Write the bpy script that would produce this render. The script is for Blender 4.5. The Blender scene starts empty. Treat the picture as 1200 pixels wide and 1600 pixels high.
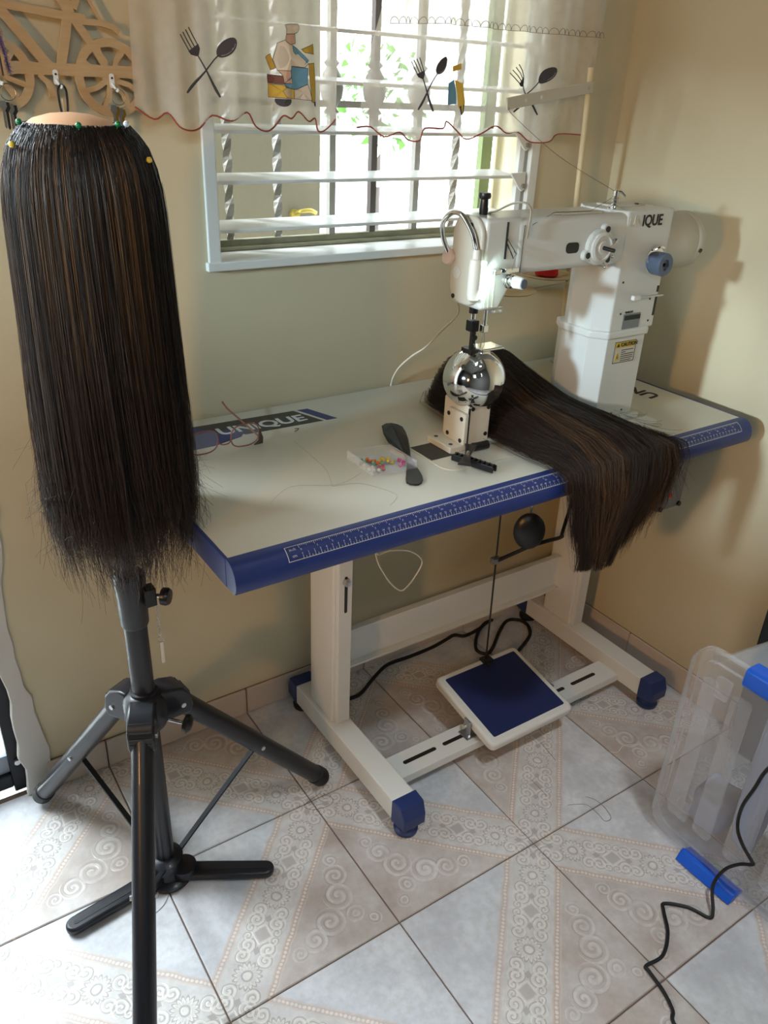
import bpy, bmesh, math, random
import numpy as np
from mathutils import Vector, Matrix
random.seed(7)
rng = np.random.default_rng(7)
sc = bpy.context.scene
COL = sc.collection
PI = math.pi

# ------------------------------------------------------------------ camera
cam_d = bpy.data.cameras.new('camera')
cam_d.sensor_fit = 'AUTO'
cam_d.sensor_width = 36.0
cam_d.lens = 36.0 * 1250.4 / 1600.0
cam_d.clip_start = 0.02
cam = bpy.data.objects.new('camera', cam_d)
COL.objects.link(cam)
def _cam_matrix(loc, yaw, pitch, roll):
    fw = Vector((-math.sin(yaw) * math.cos(pitch), math.cos(yaw) * math.cos(pitch), math.sin(pitch)))
    r = Vector((math.cos(yaw), math.sin(yaw), 0))
    u = r.cross(fw)
    r2 = r * math.cos(roll) + u * math.sin(roll)
    u2 = -r * math.sin(roll) + u * math.cos(roll)
    return Matrix(((r2.x, u2.x, -fw.x, loc[0]), (r2.y, u2.y, -fw.y, loc[1]), (r2.z, u2.z, -fw.z, loc[2]), (0, 0, 0, 1)))
cam.matrix_world = _cam_matrix((-0.4695, -0.9066, 1.3621), -0.6053, -0.481, 0.0436)
sc.camera = cam

# ------------------------------------------------------------------ room sizes (metres)
XR, XL, YB, YF, HC = 1.138, -2.232, 0.523, -1.85, 2.9      # right/left wall, back/front wall, ceiling
H = 0.78                                                    # table top height
WX0, WX1, WZ0, WZ1 = 0.105, 0.895, 1.075, 1.78              # window opening in the back wall
DX0, DX1, DZ1 = -1.22, -0.362, 2.05                         # doorway in the back wall
WT = 0.15                                                   # wall thickness

# ------------------------------------------------------------------ world and lights
w = bpy.data.worlds.new('world')
sc.world = w
w.use_nodes = True
bgn = w.node_tree.nodes['Background']
bgn.inputs[0].default_value = (0.88, 0.97, 1.0, 1)
bgn.inputs[1].default_value = 5.6
def area(name, loc, target, sx, sy, power, color, portal=False, spread=PI):
    d = bpy.data.lights.new(name, 'AREA')
    d.shape = 'RECTANGLE'; d.size = sx; d.size_y = sy; d.energy = power; d.color = color; d.spread = spread
    o = bpy.data.objects.new(name, d); COL.objects.link(o)
    o.location = loc
    o.rotation_euler = (Vector(target) - Vector(loc)).to_track_quat('-Z', 'Y').to_euler()
    if portal: d.cycles.is_portal = True
    return o
area('window_sky_portal', ((WX0 + WX1) / 2, YB + WT + .02, (WZ0 + WZ1) / 2), ((WX0 + WX1) / 2, 0, (WZ0 + WZ1) / 2), WX1 - WX0, WZ1 - WZ0, 1, (1, 1, 1), True)
area('door_sky_portal', ((DX0 + DX1) / 2, YB + WT + .02, 1.0), ((DX0 + DX1) / 2, 0, 1.0), DX1 - DX0, 2.0, 1, (1, 1, 1), True)
# bright daylight coming in through the side window of the left wall
area('side_window_daylight', (-4.36, -0.54, 1.88), (0.7, 0.10, 0.98), 0.30, 0.30, 250, (0.62, 0.85, 1.0))
# daylight reflected from the yard, falling in through the glazed door on to the floor
area('yard_daylight', (-1.0, 1.35, 1.9), (0.2, -0.5, 0.0), 1.0, 0.8, 140, (0.80, 0.91, 1.0))
# weak fill light added behind the camera, with a made-up high opening
area('front_fill_light', (-0.7, YF - .02, 2.12), (0.2, 0.4, 1.0), 1.5, 0.5, 1.5, (0.86, 0.96, 1.0))
# the warm lamp in the corner of the room
ld = bpy.data.lights.new('room_lamp', 'SPOT'); ld.energy = 72; ld.color = (1.0, 0.54, 0.19); ld.shadow_soft_size = 0.07
ld.spot_size = math.radians(72); ld.spot_blend = 0.9
lo = bpy.data.objects.new('room_lamp', ld); COL.objects.link(lo); lo.location = (-1.80, -1.02, 1.36)
lo.rotation_euler = (Vector((0.9, 0.25, 1.12)) - Vector((-1.80, -1.02, 1.36))).to_track_quat('-Z', 'Y').to_euler()
# cool overhead spot added to brighten the floor in front of the table
cd = bpy.data.lights.new('floor_fill_spot', 'SPOT'); cd.energy = 135; cd.color = (0.84, 0.93, 1.0); cd.shadow_soft_size = 0.12
cd.spot_size = math.radians(46); cd.spot_blend = 0.9
co = bpy.data.objects.new('floor_fill_spot', cd); COL.objects.link(co); co.location = (0.35, -1.0, HC - .03)
co.rotation_euler = (Vector((0.45, -0.55, 0.0)) - Vector((0.35, -1.0, HC - .03))).to_track_quat('-Z', 'Y').to_euler()
sc.view_settings.view_transform = 'Standard'
sc.view_settings.look = 'None'
sc.view_settings.exposure = 0.0
sc.view_settings.gamma = 1.0
sc.view_settings.use_curve_mapping = False
sc.cycles.use_denoising = True
sc.cycles.max_bounces = 7
sc.cycles.use_adaptive_sampling = True
sc.cycles.adaptive_threshold = 0.03
sc.cycles.transparent_max_bounces = 12
sc.cycles.sample_clamp_indirect = 6.0
sc.cycles.caustics_reflective = False
sc.cycles.caustics_refractive = False

# ------------------------------------------------------------------ material helpers
def srgb(r, g, b):
    f = lambda c: (c / 12.92 if c <= .04045 else ((c + .055) / 1.055) ** 2.4)
    return (f(r / 255), f(g / 255), f(b / 255), 1)
def setin(n, key, v):
    if key in n.inputs: n.inputs[key].default_value = v
MATS = {}
def mat(name, col, rough=.5, metal=0.0, noise=0.0, nscale=8.0, bump=0.0, bscale=60.0, spec=.5, trans=0.0, alpha=1.0, coat=0.0, emit=None, emit_s=0.0, ior=1.45):
    m = bpy.data.materials.new(name); m.use_nodes = True
    nt = m.node_tree; b = nt.nodes['Principled BSDF']
    b.inputs['Base Color'].default_value = col
    b.inputs['Roughness'].default_value = rough
    b.inputs['Metallic'].default_value = metal
    b.inputs['IOR'].default_value = ior
    setin(b, 'Specular IOR Level', spec); setin(b, 'Transmission Weight', trans); setin(b, 'Alpha', alpha); setin(b, 'Coat Weight', coat)
    if emit: setin(b, 'Emission Color', emit); setin(b, 'Emission Strength', emit_s)
    tc = nt.nodes.new('ShaderNodeTexCoord')
    if noise > 0:
        nz = nt.nodes.new('ShaderNodeTexNoise'); nz.inputs['Scale'].default_value = nscale; nz.inputs['Detail'].default_value = 5
        nt.links.new(tc.outputs['Object'], nz.inputs['Vector'])
        mx = nt.nodes.new('ShaderNodeMix'); mx.data_type = 'RGBA'
        mx.inputs['A'].default_value = tuple(c * (1 - noise) for c in col[:3]) + (1,)
        mx.inputs['B'].default_value = tuple(min(1, c * (1 + noise)) for c in col[:3]) + (1,)
        nt.links.new(nz.outputs['Fac'], mx.inputs['Factor']); nt.links.new(mx.outputs['Result'], b.inputs['Base Color'])
    if bump > 0:
        nb = nt.nodes.new('ShaderNodeTexNoise'); nb.inputs['Scale'].default_value = bscale; nb.inputs['Detail'].default_value = 4
        nt.links.new(tc.outputs['Object'], nb.inputs['Vector'])
        bp = nt.nodes.new('ShaderNodeBump'); bp.inputs['Strength'].default_value = bump; bp.inputs['Distance'].default_value = .002
        nt.links.new(nb.outputs['Fac'], bp.inputs['Height']); nt.links.new(bp.outputs['Normal'], b.inputs['Normal'])
    MATS[name] = m
    return m

class X:                                   # tiny expression wrapper round shader Math nodes
    nt = None
    def __init__(self, s): self.s = s
    @staticmethod
    def op(o, *a):
        n = X.nt.nodes.new('ShaderNodeMath'); n.operation = o
        for i, v in enumerate(a):
            if isinstance(v, X): X.nt.links.new(v.s, n.inputs[i])
            else: n.inputs[i].default_value = v
        return X(n.outputs[0])
    def __add__(s, o): return X.op('ADD', s, o)
    def __sub__(s, o): return X.op('SUBTRACT', s, o)
    def __mul__(s, o): return X.op('MULTIPLY', s, o)
    def __truediv__(s, o): return X.op('DIVIDE', s, o)
    def __rsub__(s, o): return X.op('SUBTRACT', o, s)
    __radd__ = __add__
    __rmul__ = __mul__
    def abs(s): return X.op('ABSOLUTE', s)
    def max(s, o): return X.op('MAXIMUM', s, o)
    def min(s, o): return X.op('MINIMUM', s, o)
    def sqrt(s): return X.op('SQRT', s)
    def sin(s): return X.op('SINE', s)
    def lt(s, o): return X.op('LESS_THAN', s, o)
    def gt(s, o): return X.op('GREATER_THAN', s, o)
    def ping(s, o): return X.op('PINGPONG', s, o)
    def band(s, c, w):                     # soft line of half width w at value c
        n = X.nt.nodes.new('ShaderNodeMapRange'); n.interpolation_type = 'SMOOTHSTEP'
        d = (s - c).abs()
        X.nt.links.new(d.s, n.inputs['Value'])
        n.inputs['From Min'].default_value = w * .45; n.inputs['From Max'].default_value = w
        n.inputs['To Min'].default_value = 1; n.inputs['To Max'].default_value = 0
        return X(n.outputs['Result'])
    def less(s, c, w=.004):                # soft step: 1 where s < c
        n = X.nt.nodes.new('ShaderNodeMapRange'); n.interpolation_type = 'SMOOTHSTEP'
        X.nt.links.new(s.s, n.inputs['Value'])
        n.inputs['From Min'].default_value = c - w; n.inputs['From Max'].default_value = c + w
        n.inputs['To Min'].default_value = 1; n.inputs['To Max'].default_value = 0
        return X(n.outputs['Result'])
def hyp(a, b): return (a * a + b * b).sqrt()
def mixc(f, a, b):
    n = X.nt.nodes.new('ShaderNodeMix'); n.data_type = 'RGBA'
    if isinstance(f, X): X.nt.links.new(f.s, n.inputs['Factor'])
    else: n.inputs['Factor'].default_value = f
    for k, v in (('A', a), ('B', b)):
        if isinstance(v, tuple): n.inputs[k].default_value = v
        else: X.nt.links.new(v, n.inputs[k])
    return n.outputs['Result']
def noise_fac(nt, vec, scale, detail=5, rough=.55):
    n = nt.nodes.new('ShaderNodeTexNoise'); n.inputs['Scale'].default_value = scale
    n.inputs['Detail'].default_value = detail; n.inputs['Roughness'].default_value = rough
    nt.links.new(vec, n.inputs['Vector'])
    return X(n.outputs['Fac'])

def tile_material():
    m = bpy.data.materials.new('printed_floor_tile'); m.use_nodes = True
    nt = m.node_tree; X.nt = nt
    b = nt.nodes['Principled BSDF']
    tc = nt.nodes.new('ShaderNodeTexCoord')
    sp = nt.nodes.new('ShaderNodeSeparateXYZ'); nt.links.new(tc.outputs['Object'], sp.inputs[0])
    oi = nt.nodes.new('ShaderNodeObjectInfo')
    S = 1 / .3377
    u = X(sp.outputs[0]) * S; v = X(sp.outputs[1]) * S
    # a little wobble so the print looks hand drawn
    wv = noise_fac(nt, tc.outputs['Object'], 28, 2)
    wob = (wv - .5) * .02
    a = (u - v) * .7071 + wob
    q = (u + v) * .7071 + wob           # across the band, <0 = scroll corner
    ab = q.abs()
    # random 4-D offset for the marbling
    va = nt.nodes.new('ShaderNodeVectorMath'); va.operation = 'ADD'
    nt.links.new(tc.outputs['Object'], va.inputs[0])
    cm = nt.nodes.new('ShaderNodeCombineXYZ'); nt.links.new(oi.outputs['Random'], cm.inputs[2])
    sc_ = nt.nodes.new('ShaderNodeVectorMath'); sc_.operation = 'SCALE'; sc_.inputs['Scale'].default_value = 13
    nt.links.new(cm.outputs[0], sc_.inputs[0]); nt.links.new(sc_.outputs[0], va.inputs[1])
    marb = noise_fac(nt, va.outputs[0], 11, 7, .62)
    fine = noise_fac(nt, va.outputs[0], 70, 4, .6)
    white = srgb(216, 216, 218); grey = srgb(188, 188, 192); brown = srgb(174, 158, 148); cream = srgb(206, 199, 194); dk = srgb(142, 128, 120); rose = srgb(190, 165, 150)
    fm = X.op('MULTIPLY_ADD', marb, 3.2, -1.1)
    fm = fm.max(0).min(1)
    marble = mixc(fm, white, grey)
    tan = mixc(fm, cream, brown)
    col = mixc((q + .0).less(0, .01), marble, tan)             # two halves of the tile
    # band ground
    inband = ab.less(.128, .003)
    bandbase = mixc(fm * .55, srgb(214, 210, 207), srgb(186, 178, 172))
    col = mixc(inband, col, bandbase)
    # border lines and beads
    rails = ab.band(.130, .007).max(ab.band(.168, .006))
    inrail = ab.band(.149, .022)
    col = mixc(inrail * .7, col, rose)
    bead = hyp((a * 22).ping(.5) - .25, (ab - .149) * 22)
    beads = bead.less(.19, .06) * inrail
    col = mixc(beads, col, srgb(222, 210, 200))
    col = mixc(rails * .75, col, srgb(206, 190, 178))
    # floral scrollwork inside the band, folded
    P = .236
    af = a.ping(P)
    light = None; dark = None
    def add(x, y):
        return y if x is None else x.max(y)
    def ring(cx, cy, r, w, A=af, B=ab):
        return hyp(A - cx, B - cy) - r
    rf = hyp(af, ab)
    th = X.op('ARCTAN2', ab, af)
    pet = rf - ((th * 8).sin().abs() * .022 + .040)
    light = add(light, pet.band(0, .009)); light = add(light, rf.less(.020, .004))
    dark = add(dark, pet.band(.012, .008)); dark = add(dark, rf.band(.027, .006))
    def scroll(A, B, cx, cy, R, pitch, flip=1.0, ph=0.0):
        dx = A - cx; dy = B - cy; r = hyp(dx, dy)
        t_ = X.op('ARCTAN2', dy, dx) * (flip / (2 * PI)) + ph
        v = X.op('FRACT', r / pitch - t_ + 4.0)
        inside = r.less(R, .003)
        return v.band(.5, .30) * inside, v.band(.92, .16) * inside
    for cx, cy, R, pt, fl, ph in ((.098, .064, .046, .026, 1, .2), (.160, .058, .050, .027, -1, .6), (.212, .074, .030, .020, 1, .1)):
        l_, d_ = scroll(af, ab, cx, cy, R, pt, fl, ph)
        light = add(light, l_); dark = add(dark, d_)
    dia = (af - P).abs() + ab
    dark = add(dark, dia.less(.045, .004) * .75)
    light = add(light, dia.band(.058, .008))
    leaf = ((af - .14).abs() * .8 + ab) 
    dark = add(dark, leaf.less(.020, .004))
    lightb = light * inband; darkb = dark * inband
    # corner scrolls (only on the tan half), folded over the diagonal
    am = a.abs(); qq = q * -1.0
    light2 = None; dark2 = None
    for cx, cy, R, pt, fl, ph in ((.085, .335, .088, .042, 1, .1), (.205, .285, .074, .036, -1, .45), (.300, .232, .046, .026, 1, .3), (.0, .455, .055, .032, 1, .0), (.0, .57, .04, .024, -1, .3)):
        l_, d_ = scroll(am, qq, cx, cy, R, pt, fl, ph)
        light2 = add(light2, l_); dark2 = add(dark2, d_)
    brk = noise_fac(nt, va.outputs[0], 34, 3)
    brk = X.op('MULTIPLY_ADD', brk, 3.0, -.75).max(.15).min(1)
    light2 = light2 * brk; dark2 = dark2 * brk
    incorner = qq.gt(.19) * (1.0 - 0)
    light2 = light2 * incorner; dark2 = dark2 * incorner
    halo = (am * .9 + qq)
    inc = (halo.gt(.24)) * (qq.gt(.20))
    col = mixc(darkb * .55, col, dk)
    col = mixc(lightb * .75, col, srgb(226, 218, 208))
    col = mixc(dark2 * .42, col, dk)
    col = mixc(light2 * .70, col, srgb(218, 212, 206))
    # speckle and wear
    col = mixc((X.op('MULTIPLY_ADD', fine, 2.5, -.95)).max(0).min(1) * .45, col, srgb(168, 160, 156))
    nt.links.new(col, b.inputs['Base Color'])
    rg = X.op('MULTIPLY_ADD', fine, .25, .20)
    nt.links.new(rg.s, b.inputs['Roughness'])
    bp = nt.nodes.new('ShaderNodeBump'); bp.inputs['Strength'].default_value = .35; bp.inputs['Distance'].default_value = .0012
    hgt = lightb.max(light2) - darkb * .5
    nt.links.new((hgt + fine * .35).s, bp.inputs['Height']); nt.links.new(bp.outputs['Normal'], b.inputs['Normal'])
    MATS['tile'] = m
    return m

def wall_material(name, base, stain):
    m = bpy.data.materials.new(name); m.use_nodes = True
    nt = m.node_tree; X.nt = nt; b = nt.nodes['Principled BSDF']
    tc = nt.nodes.new('ShaderNodeTexCoord')
    n1 = noise_fac(nt, tc.outputs['Object'], 2.3, 6, .6)
    n2 = noise_fac(nt, tc.outputs['Object'], 160, 3)
    col = mixc((X.op('MULTIPLY_ADD', n1, 2.4, -.85)).max(0).min(1) * .5, base, stain)
    nt.links.new(col, b.inputs['Base Color'])
    b.inputs['Roughness'].default_value = .55
    setin(b, 'Specular IOR Level', .3)
    bp = nt.nodes.new('ShaderNodeBump'); bp.inputs['Strength'].default_value = .15; bp.inputs['Distance'].default_value = .001
    nt.links.new((n2 + n1 * 3).s, bp.inputs['Height']); nt.links.new(bp.outputs['Normal'], b.inputs['Normal'])
    MATS[name] = m
    return m

def sheer_material(name, col, opac):
    m = bpy.data.materials.new(name); m.use_nodes = True
    nt = m.node_tree; X.nt = nt
    for n in list(nt.nodes): nt.nodes.remove(n)
    out = nt.nodes.new('ShaderNodeOutputMaterial')
    tr = nt.nodes.new('ShaderNodeBsdfTransparent')
    df = nt.nodes.new('ShaderNodeBsdfDiffuse'); df.inputs[0].default_value = col
    tl = nt.nodes.new('ShaderNodeBsdfTranslucent'); tl.inputs[0].default_value = col
    tc = nt.nodes.new('ShaderNodeTexCoord')
    n1 = noise_fac(nt, tc.outputs['Object'], 45, 3)
    m1 = nt.nodes.new('ShaderNodeMixShader'); m1.inputs[0].default_value = .45
    nt.links.new(df.outputs[0], m1.inputs[1]); nt.links.new(tl.outputs[0], m1.inputs[2])
    m2 = nt.nodes.new('ShaderNodeMixShader')
    f = X.op('MULTIPLY_ADD', n1, .16, opac - .08)
    nt.links.new(f.s, m2.inputs[0])
    nt.links.new(tr.outputs[0], m2.inputs[1]); nt.links.new(m1.outputs[0], m2.inputs[2])
    nt.links.new(m2.outputs[0], out.inputs[0])
    MATS[name] = m
    return m

def clear_plastic(name, tint, base=.12, edge=.75, rough=.08):
    m = bpy.data.materials.new(name); m.use_nodes = True
    nt = m.node_tree
    for n in list(nt.nodes): nt.nodes.remove(n)
    out = nt.nodes.new('ShaderNodeOutputMaterial')
    tr = nt.nodes.new('ShaderNodeBsdfTransparent'); tr.inputs[0].default_value = tint
    pr = nt.nodes.new('ShaderNodeBsdfPrincipled'); pr.inputs['Base Color'].default_value = (.86, .88, .92, 1); pr.inputs['Roughness'].default_value = rough
    lw = nt.nodes.new('ShaderNodeLayerWeight'); lw.inputs[0].default_value = .35
    mr = nt.nodes.new('ShaderNodeMapRange'); mr.inputs['To Min'].default_value = base; mr.inputs['To Max'].default_value = edge
    nt.links.new(lw.outputs['Facing'], mr.inputs['Value'])
    mx = nt.nodes.new('ShaderNodeMixShader'); nt.links.new(mr.outputs[0], mx.inputs[0])
    nt.links.new(tr.outputs[0], mx.inputs[1]); nt.links.new(pr.outputs[0], mx.inputs[2]); nt.links.new(mx.outputs[0], out.inputs[0])
    MATS[name] = m
    return m

def hair_material(name, rough=.38):
    m = bpy.data.materials.new(name); m.use_nodes = True
    nt = m.node_tree; b = nt.nodes['Principled BSDF']
    at = nt.nodes.new('ShaderNodeVertexColor'); at.layer_name = 'tone'
    nt.links.new(at.outputs[0], b.inputs['Base Color'])
    b.inputs['Roughness'].default_value = rough; setin(b, 'Specular IOR Level', .35)
    MATS[name] = m
    return m

def wood_material(name, c1, c2):
    m = bpy.data.materials.new(name); m.use_nodes = True
    nt = m.node_tree; X.nt = nt; b = nt.nodes['Principled BSDF']
    tc = nt.nodes.new('ShaderNodeTexCoord'); mp = nt.nodes.new('ShaderNodeMapping')
    mp.inputs['Scale'].default_value = (6, 6, 60); nt.links.new(tc.outputs['Object'], mp.inputs[0])
    n1 = noise_fac(nt, mp.outputs[0], 3, 5)
    nt.links.new(mixc(n1, c1, c2), b.inputs['Base Color']); b.inputs['Roughness'].default_value = .6
    MATS[name] = m
    return m

tile_material()
wall_material('wall_cream', srgb(205, 194, 164), srgb(191, 179, 148))
wall_material('wall_dim', srgb(92, 89, 85), srgb(80, 77, 73))
wall_material('wall_white', srgb(214, 208, 194), srgb(200, 194, 180))
wall_material('plaster', srgb(205, 200, 192), srgb(176, 170, 162))
sheer_material('sheer', (.80, .76, .67, 1), .56)
sheer_material('sheer_dense', (.86, .83, .76, 1), .72)
clear_plastic('clear_plastic', (.94, .96, .99, 1), .03, .65, .10)
clear_plastic('rib_plastic', (.95, .97, .995, 1), .012, .55, .06)
clear_plastic('pin_box_plastic', (.97, .98, .99, 1), .03, .6, .05)
clear_plastic('lens', (.97, .96, .97, 1), .05, .5, .02)
clear_plastic('pane_glass', (.97, .98, .98, 1), .04, .5, .02)
hair_material('hair')
wood_material('ply', srgb(196, 166, 124), srgb(170, 138, 98))
mat('grout', srgb(118, 96, 84), .9, noise=.25, nscale=20)
mat('ceiling_white', srgb(130, 128, 124), .8)
mat('frame_white', srgb(222, 222, 216), .4, noise=.05)
mat('slat_white', srgb(226, 226, 220), .35, noise=.05)
mat('bar_grey', srgb(150, 146, 138), .5, noise=.2, nscale=25)
mat('bar_dark', srgb(86, 78, 74), .55, noise=.2, nscale=25)
mat('mossy_stone', srgb(136, 134, 112), .9, noise=.4, nscale=30)
mat('ext_panel', srgb(112, 109, 98), .8, noise=.1, nscale=5, bump=.4, bscale=40)
mat('ext_white', srgb(240, 240, 236), .8)
mat('green_paint', srgb(138, 154, 108), .6, noise=.15, nscale=20)
mat('leaf', srgb(96, 140, 60), .6, noise=.3, nscale=15)
mat('brass', srgb(170, 155, 84), .4, .6)
mat('black_metal', srgb(30, 31, 36), .45, .3, noise=.2, nscale=40)
mat('door_grey', srgb(150, 155, 165), .5)
mat('laminate', srgb(209, 206, 192), .32, noise=.03, nscale=3)
mat('blue_edge', srgb(36, 53, 114), .38, noise=.08, nscale=60)
mat('blue_print', srgb(48, 62, 118), .4)
mat('dark_print', srgb(62, 60, 58), .4)
mat('white_print', srgb(214, 216, 214), .45)
mat('black_print', srgb(34, 34, 34), .5)
mat('powder_white', srgb(218, 216, 210), .4, noise=.03, nscale=6)
mat('table_under', srgb(150, 130, 100), .8)
mat('blue_plastic', srgb(36, 52, 100), .4, bump=.15, bscale=200)
mat('pedal_blue', srgb(22, 35, 84), .55, bump=.3, bscale=400)
mat('machine_white', srgb(206, 208, 204), .28, noise=.02, nscale=5, coat=.2)
mat('machine_cover', srgb(198, 194, 180), .35)
mat('cream_enamel', srgb(214, 206, 190), .4)
mat('chrome', (.86, .86, .87, 1), .06, 1.0)
mat('steel', (.55, .55, .56, 1), .3, 1.0)
mat('dark_steel', srgb(60, 58, 56), .4, .7)
mat('black_plastic', srgb(20, 20, 22), .32)
mat('black_rubber', srgb(20, 20, 21), .55)
mat('tripod_black', srgb(27, 28, 34), .36, .0, noise=.15, nscale=30, coat=.1)
mat('dial_blue', srgb(86, 100, 122), .4)
mat('lamp_white', srgb(228, 226, 216), .35)
mat('lamp_glow', (1, 1, 1, 1), .5, emit=(.72, 1.0, .93, 1), emit_s=6)
mat('white_plastic', srgb(224, 224, 220), .4)
mat('cable_white', srgb(222, 216, 200), .5)
mat('skin', srgb(226, 176, 138), .42)
mat('magnet_pink', srgb(206, 190, 180), .4)
mat('thread_red', srgb(206, 30, 28), .7, bump=.5, bscale=500)
mat('spool_beige', srgb(214, 196, 158), .5)
mat('box_grey', srgb(120, 118, 114), .5)
mat('red_plastic', srgb(200, 30, 30), .35)
mat('label_yellow', srgb(206, 178, 60), .5)
mat('label_paper', srgb(200, 198, 186), .5)
mat('label_silver', srgb(120, 126, 134), .35, .5)
mat('pink_metal', srgb(168, 112, 100), .3, .6)
mat('brown_acetate', srgb(86, 70, 64), .35)
mat('trim_red', srgb(156, 72, 58), .8)
mat('trim_brown', srgb(120, 92, 72), .8)
mat('print_dark', srgb(66, 62, 66), .8)
mat('print_grey', srgb(126, 122, 124), .8)
mat('print_blue', srgb(106, 156, 184), .8)
mat('print_yellow', srgb(202, 166, 66), .8)
mat('print_cream', srgb(218, 206, 186), .8)
mat('print_skin', srgb(206, 168, 144), .8)
mat('print_brown', srgb(116, 74, 62), .8)
mat('purple_fluff', srgb(120, 96, 150), .9)
mat('gold', srgb(170, 130, 60), .35, .9)
mat('key_metal', srgb(150, 146, 136), .35, .9)
mat('pin_green', srgb(16, 110, 66), .25)
mat('pin_yellow', srgb(206, 180, 70), .25)
mat('pin_white', srgb(226, 226, 222), .25)
mat('pin_red', srgb(196, 42, 40), .25)
mat('pin_pink', srgb(214, 60, 150), .25)
mat('pin_orange', srgb(214, 110, 50), .25)
mat('pin_teal', srgb(110, 168, 140), .25)
mat('clip_blue', srgb(24, 92, 210), .3)
mat('cloth_blue', srgb(122, 142, 176), .85, noise=.35, nscale=9, bump=.6, bscale=30)
mat('cloth_cream', srgb(206, 196, 182), .85, noise=.1, nscale=9, bump=.6, bscale=30)
mat('cloth_grey', srgb(158, 166, 186), .85, noise=.2, nscale=9, bump=.6, bscale=30)
mat('cabinet_black', srgb(30, 31, 38), .4)

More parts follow.
